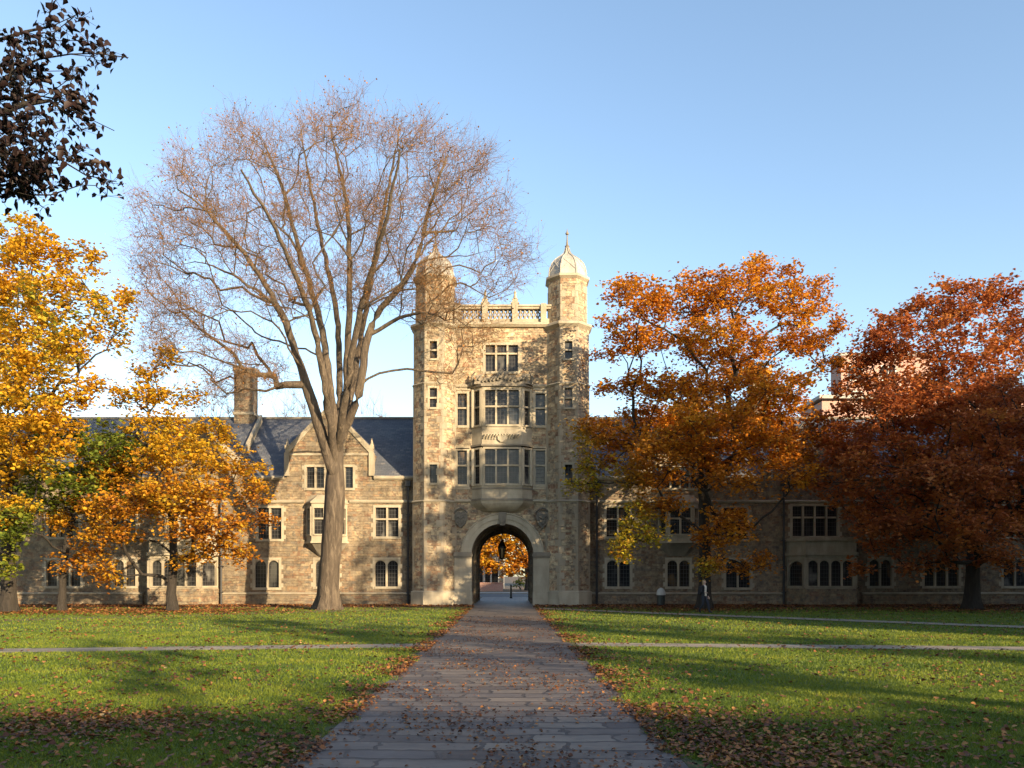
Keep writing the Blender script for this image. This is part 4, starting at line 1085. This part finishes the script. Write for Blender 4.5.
    dd = (P[k,2]-P[k,0]); dd /= np.linalg.norm(dd,axis=1,keepdims=True)+1e-9; dd = dd+rng.normal(0,.6,dd.shape)
    l2 = rng.uniform(.2,.55,(len(k),1)); P2 = np.stack([s0, s0+dd*l2*.5+rng.normal(0,.02,dd.shape), s0+dd*l2], 1)
    b = batch_tubes(P2, np.tile(np.array([.0055,.004,.002]),(len(P2),1)), 3)
    # a few dead leaves still hanging on
    n = 7000; kk = rng.integers(0,len(P2),n); lv, lq = leaf_mesh(P2[kk,2], rng.uniform(.05,.12,n), rng, flat=.1)
    V, Q = cat([a,b,(lv,lq)]); mi = np.concatenate([np.zeros(len(a[1])+len(b[1]),int), np.ones(len(lq),int)])
    np_mesh('crown', V, Q, [M['twig_elm'], M['budelm']], root, False, mi)
elm()

# ---- bare trees behind the ranges
def bare_tree(label, px, Y, top, hw, seed):
    rng = np.random.default_rng(seed); bx = wx(px, Y)
    root = thing('bare_tree', label, 'tree', (bx, Y, 0), 'bare trees behind the roof'); sk = Skel(rng)
    H = wz(top, Y); w = hw*Y/F
    sk.poly([(bx,Y,0),(bx,Y,H*.35),(bx+.2,Y,H*.6)], -1, .6, True, .03, ok_from=H*.25)
    n = 150; g = rng.normal(0,1,(n,3)); g /= np.linalg.norm(g,axis=1,keepdims=True); g *= rng.uniform(.2,1,(n,1))**.5
    t = np.array([bx,Y,H*.66])+g*np.array([w,w,H*.34]); t = t[np.argsort(t[:,2])]
    sk.grow_to(t, .3, .6); sk.radii(.2,.012); V, Q = sk.mesh(); np_mesh('trunk', V, Q, M['bark_far'], root, True)
    per = 8; d = rng.normal(0,.6,(n,per,3)); d[...,2] += .8; ln = rng.uniform(.6,1.4,(n,per,1))
    st = np.repeat(t[:,None,:],per,1); P = np.stack([st, st+d*ln*.5, st+d*ln],2).reshape(-1,3,3)
    V, Q = batch_tubes(P, np.tile(np.array([.014,.01,.006]),(len(P),1)), 3); np_mesh('crown', V, Q, M['bark_far'], root)
bare_tree('bare tree behind the slate roof beside the left chimney', 222, 76, 372, 34, 31)
bare_tree('bare tree behind the slate roof just right of the left chimney', 292, 80, 392, 26, 32)
bare_tree('small bare tree behind the roof seen through the elm trunks', 372, 84, 402, 24, 33)

# ---- overhanging copper beech at the top left
def beech():
    rng = np.random.default_rng(41); Y = 9.5
    bx, by = -13.5, 9.0
    root = thing('beech_tree', 'dark copper-leaved branches reaching in at the top left corner', 'tree', (bx, by, 0))
    sk = Skel(rng)
    sk.poly([(bx,by,-.1),(bx+.1,by,2.5),(bx+.1,by,5.5),(bx+.2,by,8.5)], -1, .5, True, .02, ok_from=3)
    W = lambda px, py, dy=0: np.array((wx(px, Y+dy), Y+dy, wz(py, Y+dy)))
    for pts in ([(-120,190),(-20,100),(40,60),(95,52),(128,58)], [(-160,240),(-60,170),(10,125),(55,158),(85,175),(115,180)], [(-140,160),(-60,60),(0,40),(50,25),(85,12)], [(-150,230),(-60,180),(0,190),(35,195)], [(-100,150),(-10,118),(50,100),(95,122),(112,128)]):
        i = int(np.argmin(np.linalg.norm(np.array(sk.P)-np.array((bx,by,5.2)), axis=1)))
        sk.poly([sk.P[i]]+[W(*p) for p in pts], i, .25, True, .015)
    def blob(px,py,rx,ry,n,dy=0,ry3=.8):
        g = rng.normal(0,1,(n,3)); g /= np.linalg.norm(g,axis=1,keepdims=True); g *= rng.uniform(.1,1,(n,1))**.5
        m = Y/F; return W(px,py,dy)+g*np.array([rx*m,ry3,ry*m])
    t = np.concatenate([blob(5,150,40,45,70),blob(60,150,36,22,15),blob(45,55,40,34,20),blob(98,50,24,10,7),blob(0,70,40,50,34),blob(75,110,32,24,9),blob(10,176,34,18,20),blob(88,178,22,7,7),blob(50,95,34,34,18),blob(70,18,20,10,6),blob(50,175,30,12,10)])
    far = rng.normal(0,1,(260,3)); far /= np.linalg.norm(far,axis=1,keepdims=True); far *= rng.uniform(.3,1,(260,1))**.4
    far = np.array([bx-1.5,by-.5,9.0])+far*np.array([5.2,5.5,4.0])
    scr = far[:,0] > far[:,1]*(-.64)-1.0; far = far[~scr | (far[:,1] < 0)]; far = far[far[:,2] > 3.5]
    t = np.concatenate([t, far]); t = t[np.argsort(np.linalg.norm(t-np.array((bx,by,5)),axis=1))]
    sk.grow_to(t, .3, .22, up=.05, jit=.012); sk.radii(.30,.0055)
    V, Q = sk.mesh(); np_mesh('trunk', V, Q, M['bark_dark'], root, True)
    per = 8; n = len(t)*per; k = np.repeat(np.arange(len(t)), per)
    d = rng.normal(0,1,(n,3)); d[:,2] *= .6; d /= np.linalg.norm(d,axis=1,keepdims=True)
    L = rng.uniform(.03,.17,(n,1)); c = t[k]+d*L
    P = np.stack([t[k], t[k]+d*L*.5+rng.normal(0,.01,(n,3)), c],1)
    tv, tq = batch_tubes(P, np.tile(np.array([.003,.0025,.002]),(n,1)),3)
    lv, lq = leaf_mesh(c+d*.03, rng.uniform(.06,.115,n), rng, droop=.8, flat=.15, wide=.32)
    V, Q = cat([(tv,tq),(lv,lq)]); mi = np.concatenate([np.ones(len(tq),int), np.zeros(len(lq),int)])
    np_mesh('crown', V, Q, [M['leafF'], M['bark_dark']], root, False, mi)
beech()

# ---- court trees outside the frame, whose shade dapples lawn and tower
def court_tree(label, x, y, H, w, seed, per=30, n=120, mat='leafS', low=.42):
    rng = np.random.default_rng(seed)
    g = rng.normal(0,1,(n,3)); g /= np.linalg.norm(g,axis=1,keepdims=True); g *= rng.uniform(.25,1,(n,1))**.5
    zc_ = H*(1+low)/2; t = np.array([x,y,zc_])+g*np.array([w,w,H*(1-low)/2])
    leafy_tree('oak_tree', label, 0, 0, [(x,H*.25),(x+.2,H*.45),(x,H*.6)], None, M[mat], M['bark_dark'], seed, per=per, leaf=.42, R0=.3, spray=1.0, base=(x,y), targets=t, twigs=2)
COURT = [
 ('broad brown oak on the court lawn beside the library front', 23, 25, 21.5, 5.2, 51, 26, 110),
 ('brown oak on the lawn nearest the library door', 31, 15, 24, 5.0, 52, 24, 90),
 ('brown oak on the side lawn between its larger neighbours', 27.5, 20, 22.5, 4.5, 58, 22, 80),
 ('tall brown oak far back near the corner of the court', 35, 4, 22, 5.5, 53, 24, 90),
 ('thin brown oak by the facing range behind the viewer', 9, -24, 14.5, 3.2, 55, 16, 36),
 ('round brown oak in the middle of the rear lawn', 27, -12, 16, 2.6, 56, 20, 60),
 ('slim young oak standing alone on the rear right lawn', 20, -16, 13, 1.5, 59, 14, 24),
 ('slim young oak close to the south end of the library', 33, -7, 14, 1.7, 60, 14, 26),
 ('low brown oak on the rear lawn near the library', 40, -14, 17, 2.8, 57, 22, 60),
]
for c in COURT: court_tree(*c)

# ------------------------------------------------------------------ ground cover
def on_path(X, Y): return np.abs(X-(-.17-.0072*Y)) < 1.97
rng = np.random.default_rng(77)
def grass_patch(n, y0, y1, h, w, seed):
    rng = np.random.default_rng(seed)
    Y = y0+(y1-y0)*rng.random(n); X = rng.uniform(-.68,.68,n)*Y
    k = np.abs(X-(-.17-.0072*Y)) > 1.93-.13*(np.sin(Y*2.1+seed)+np.sin(Y*5.3))*(X > 0)-.13*(np.sin(Y*1.7+2)+np.sin(Y*6.1))*(X < 0)+.06; cp = np.interp(X, [-60,-13,-2,2,13,60], [17.5,20.3,21.9,22.2,20.9,18.5]); k &= np.abs(Y-cp) > .6; dp = np.interp(X, [1.6,6.6,18.7,34], [46.5,41,29.5,18]); k &= (np.abs(Y-dp) > .85) | (X < 1.6)
    X, Y = X[k], Y[k]; n = len(X)
    H = h*rng.uniform(.5,1.3,n); a = rng.uniform(0,2*PI,n); ww = w*rng.uniform(.7,1.3,n)
    dx, dy = np.cos(a)*ww, np.sin(a)*ww; lx, ly = rng.normal(0,.5,n)*H, rng.normal(0,.5,n)*H
    z = np.zeros(n)
    V = np.stack([np.stack([X-dx,Y-dy,z],1), np.stack([X+dx,Y+dy,z],1), np.stack([X+dx*.5+lx*.45,Y+dy*.5+ly*.45,H*.6],1), np.stack([X+lx,Y+ly,H],1)],1).reshape(-1,3)
    return V, np.arange(n*4).reshape(n,4)
g = cat([grass_patch(190000, 7.0, 14, .042, .0045, 1), grass_patch(150000, 14, 27, .05, .009, 2), grass_patch(70000, 27, 48, .06, .018, 3)])
M['grass'] = mat_leaf('grass_blades', [(0,(.045,.085,.012)),(.4,(.11,.165,.016)),(.75,(.22,.25,.022)),(1,(.32,.25,.05))], .5, .6, .35)
tag(np_mesh('grass', g[0], g[1], M['grass']), kind='stuff', label='short green lawn grass either side of the flagged path', cat='grass')
# fallen leaves
def litter():
    out = []
    rng = np.random.default_rng(5)
    def put(X, Y, s, z=.02):
        n = len(X); c = np.stack([X,Y,np.full(n,z)+rng.uniform(0,.025,n)],1)
        out.append(leaf_mesh(c, s, rng, droop=0, flat=.72))
    # edges of the path
    for s_ in (-1,1):
        n = 6800; Y = 7+43*rng.random(n)**2.3; X = -.17-.0072*Y+s_*(1.9+rng.gamma(1.6,.32,n)*np.interp(Y,[7,16,50],[1.35,.75,.6])*(1.2 if s_ > 0 else 1)-.12); kk = np.sin(Y*1.3+s_)+np.sin(Y*2.7+X*1.5)*.8+rng.normal(0,.6,n) > -.25
        put(X[kk], Y[kk], rng.uniform(.03,.085,kk.sum())*np.interp(Y[kk],[8,25],[1,1.25]))
    n = 10500; Y = 7+30*rng.random(n)**1.6; X = rng.uniform(-1.95,1.95,n)-.17-.0072*Y; kk = (np.sin(X*2.3+Y*.9)+np.sin(Y*1.9-X)+rng.normal(0,.8,n)) > -.1; put(X[kk], Y[kk], rng.uniform(.022,.06,kk.sum()), .014)
    # lawns
    n = 13000; Y = 7+40*rng.random(n)**1.9; X = rng.uniform(-.68,.68,n)*Y; kk = (~on_path(X,Y)) & ((np.sin(X*.8+1)+np.sin(Y*1.1+X*.5)+rng.normal(0,.9,n)) > -.2); put(X[kk], Y[kk], rng.uniform(.03,.08,kk.sum())*np.interp(Y[kk],[8,25],[1,1.5]), .035)
    # right foreground drift and left foreground patch
    n = 2600; X = 2.0+np.abs(rng.normal(0,1.7,n)); Y = rng.normal(8.4,1.3,n); kk = (X > 1.9)&(Y > 6.8); put(X[kk],Y[kk],rng.uniform(.035,.08,kk.sum()),.035)
    n = 1500; X = rng.normal(-5.3,1.1,n); Y = rng.normal(10.2,.7,n); put(X,Y,rng.uniform(.035,.08,n),.035)
    # strip by the buildings
    n = 9000; X = rng.uniform(-34,34,n); Y = 48+4.2*rng.random(n)**.8; kk = ~on_path(X,Y); put(X[kk],Y[kk],rng.uniform(.09,.18,kk.sum()),.03)
    for (tx,ty,r,m) in ((-27,42,6,1600),(-18.3,43,6,2200),(11,46,6,1500),(26,45,6,1500)):
        n = m; X = rng.normal(tx,r*.6,n); Y = rng.normal(ty,r*.4,n); kk = (Y < 52)&~on_path(X,Y); put(X[kk],Y[kk],rng.uniform(.09,.16,kk.sum()),.03)
    V, Q = cat(out); tag(np_mesh('fallen_leaves', V, Q, M['fallen']), kind='stuff', label='dry brown and red leaves scattered over lawn and path', cat='fallen leaves')
litter()

# ------------------------------------------------------------------ person
def person():
    Y = 41.0; X0 = wx(704, Y)
    root = thing('person', 'person in dark clothes with a dark backpack walking on the diagonal path', 'person', (X0, Y, 0))
    S = 1.66/1.75
    # local: facing dir f (towards right and camera), up z
    fdir = Vector((.55,-.83,0)).normalized(); side = Vector((-fdir.y, fdir.x, 0))
    def P(f, s, z): v = Vector((X0,Y,0))+fdir*f*S+side*s*S; v.z = z*S; return v-Vector((X0,Y,0))
    J = {}
    joints = [('pel',(0,0,.95),.15,None),('wai',(0,0,1.10),.13,'pel'),('che',(.01,0,1.30),.155,'wai'),('col',(0,0,1.45),.10,'che'),('nec',(.01,0,1.53),.055,'col'),
      ('hipL',(0,.09,.90),.11,'pel'),('kneL',(.22,.09,.50),.068,'hipL'),('ankL',(.30,.09,.09),.045,'kneL'),('toeL',(.50,.10,.035),.038,'ankL'),
      ('hipR',(0,-.09,.90),.11,'pel'),('kneR',(.02,-.09,.49),.068,'hipR'),('ankR',(-.27,-.09,.13),.045,'kneR'),('toeR',(-.12,-.10,.03),.038,'ankR'),
      ('shoL',(0,.18,1.42),.065,'col'),('elbL',(-.12,.23,1.15),.045,'shoL'),('wriL',(.06,.24,.93),.03,'elbL'),('palL',(.11,.235,.86),.032,'wriL'),
      ('shoR',(0,-.18,1.42),.065,'col'),('elbR',(.02,-.24,1.14),.045,'shoR'),('wriR',(.24,-.18,1.10),.03,'elbR'),('palR',(.31,-.16,1.11),.032,'wriR')]
    names = [j[0] for j in joints]
    V = [P(*j[1]) for j in joints]; E = [(names.index(j[3]), i) for i, j in enumerate(joints) if j[3]]; R = [j[2]*S for j in joints]
    # head chain and fingers
    def addv(p, r, par): V.append(p); R.append(r*S); E.append((par, len(V)-1)); return len(V)-1
    h = addv(P(.02,0,1.60), .075, names.index('nec')); h = addv(P(.03,0,1.68), .09, h); addv(P(.02,0,1.735), .07, h)
    for pal, base, dr in (('palL',(.11,.235,.86),(.35,0,-.9)), ('palR',(.31,-.16,1.11),(.9,.2,.0))):
        pi = names.index(pal)
        for k in range(4):
            o = (k-1.5)*.02; L = (.07,.085,.08,.06)[k]
            b = base; a1 = addv(P(b[0]+dr[0]*.04+(o if dr[2] else 0), b[1]+(0 if dr[2] else o), b[2]+dr[2]*.04), .010, pi); addv(P(b[0]+dr[0]*(.04+L)+(o if dr[2] else 0)+.01, b[1]+(0 if dr[2] else o), b[2]+dr[2]*(.04+L)-.01), .008, a1)
        a1 = addv(P(base[0]+.04, base[1]+.02, base[2]-.01), .011, pi); addv(P(base[0]+.07, base[1]+.03, base[2]-.04), .009, a1)
    me = bpy.data.meshes.new('body'); me.from_pydata(V, E, []); o = bpy.data.objects.new('body', me); link(o)
    sm = o.modifiers.new('skin', 'SKIN'); me.skin_vertices[0].data[0].use_root = True
    for i, r in enumerate(R): me.skin_vertices[0].data[i].radius = (r, r)
    o.modifiers.new('sub', 'SUBSURF').levels = 2; o.modifiers['sub'].render_levels = 2
    dg = bpy.context.evaluated_depsgraph_get(); m2 = bpy.data.meshes.new_from_object(o.evaluated_get(dg))
    bpy.data.objects.remove(o); o = bpy.data.objects.new('body', m2); link(o, root); ORIG[o.name] = Vector((X0,Y,0))
    for m in (M['black'], M['skin'], M['navy'], M['cream']): m2.materials.append(m)
    hands = [P(.15,.235,.82), P(.36,-.16,1.11)]
    for p in m2.polygons:
        c = p.center; p.use_smooth = True
        f = c.dot(fdir); s_ = c.dot(side)
        p.material_index = 1 if (c.z > 1.515*S or min((c-h_).length for h_ in hands) < .12) else (2 if c.z < .93*S else (3 if f > .07*S and abs(s_) < .08*S else 0))
    hd = P(.03,0,1.67)
    me = MB(); me.smooth = True; N1, N2 = 14, 10; W0 = Vector((X0,Y,0))
    def hp(i, j, r=1.0):
        th = PI*j/N2; ph = 2*PI*i/N1; u = Vector((math.cos(ph)*math.sin(th), math.sin(ph)*math.sin(th), math.cos(th)))
        v = fdir*(u.x*.105-.018)+side*u.y*.10+Vector((0,0,u.z*.125+.015)); 
        if u.x > .25 and u.z < .45: v -= fdir*.09
        if u.z < -.3: v.z -= .08; 
        return hd+v*S+W0
    for i in range(N1):
        for j in range(N2): me.face([hp(i,j),hp(i,j+1),hp(i+1,j+1),hp(i+1,j)])
    me.build('hair', M['hair'], root)
    fc = MB(); c = hd+W0+fdir*.10*S
    fc.tube([c+Vector((0,0,.015)), c+fdir*.022+Vector((0,0,-.02))], [.01,.016], 5)
    for s2 in (-1,1): fc.tube([c+side*.032*s2+Vector((0,0,.02))-fdir*.016, c+side*.032*s2+Vector((0,0,.02))-fdir*.004], [.012,.008], 6)
    fc.cur = 1; fc.tube([c+side*-.022+Vector((0,0,-.055))-fdir*.01, c+Vector((0,0,-.057)), c+side*.022+Vector((0,0,-.055))-fdir*.01], .006, 5)
    fc.build('face', [M['skin'], M['navy']], root)
    bp = MB(); bp.smooth = False
    def Q(f,s2,z): return P(f,s2,z)+W0
    prev = None
    for (z, w, d0, d1) in ((.98,.12,-.16,-.28),(1.02,.16,-.13,-.33),(1.25,.165,-.12,-.33),(1.42,.14,-.11,-.27),(1.47,.09,-.12,-.2)):
        r = [Q(d0,-w,z),Q(d0,w,z),Q(d1,w*.85,z),Q(d1,-w*.85,z)]
        if prev:
            for i in range(4): bp.face([prev[i],prev[(i+1)%4],r[(i+1)%4],r[i]])
        else: bp.face(r)
        prev = r
    bp.face(prev)
    for s2 in (-.12,.12): bp.tube([Q(-.13,s2,1.42),Q(0,s2,1.50),Q(.13,s2,1.40),Q(.15,s2*1.1,1.2),Q(0,s2*1.35,1.08),Q(-.13,s2,1.04)], .022, 5)
    bk = bp.build('backpack', M['black']); tag(bk, "dark backpack worn on the walking person's back", 'backpack')
person()

# ------------------------------------------------------------------ light, sky, camera
sc = bpy.context.scene
w = bpy.data.worlds.new('World'); sc.world = w; w.use_nodes = True; nt = w.node_tree
sky = nt.nodes.new('ShaderNodeTexSky'); sky.sky_type = 'NISHITA'; sky.sun_disc = False
sky.sun_elevation = math.radians(SUN_EL); sky.sun_rotation = math.radians(SUN_AZ)
sky.air_density = 1.0; sky.dust_density = 1.0; sky.ozone_density = 1.3
bg = nt.nodes['Background']; bg.inputs['Strength'].default_value = .15
nt.links.new(sky.outputs[0], bg.inputs['Color'])
sl = bpy.data.lights.new('sun', 'SUN'); sl.energy = 5.0; sl.angle = math.radians(.5); sl.color = (1.0,.77,.48)
so = bpy.data.objects.new('sun', sl); C.objects.link(so)
el, az = math.radians(SUN_EL), math.radians(SUN_AZ)
sv = Vector((math.sin(az)*math.cos(el), math.cos(az)*math.cos(el), math.sin(el)))
so.rotation_euler = sv.to_track_quat('Z', 'Y').to_euler(); so.location = (60,-60,50)
cd = bpy.data.cameras.new('camera'); cam = bpy.data.objects.new('camera', cd); C.objects.link(cam)
cam.location = (0,0,CAMZ); cam.rotation_euler = (math.radians(90),0,0)
cd.sensor_fit = 'HORIZONTAL'; cd.sensor_width = 36; cd.lens = F/1024*36; cd.shift_y = (HZ-384)/1024.0
cd.clip_start = .1; cd.clip_end = 6000
sc.camera = cam
sc.view_settings.view_transform = 'Standard'; sc.view_settings.look = 'None'; sc.view_settings.gamma = 1; sc.view_settings.use_curve_mapping = False
sc.view_settings.exposure = 1.28
sc.cycles.max_bounces = 6; sc.cycles.diffuse_bounces = 3; sc.cycles.transmission_bounces = 3; sc.cycles.use_denoising = True
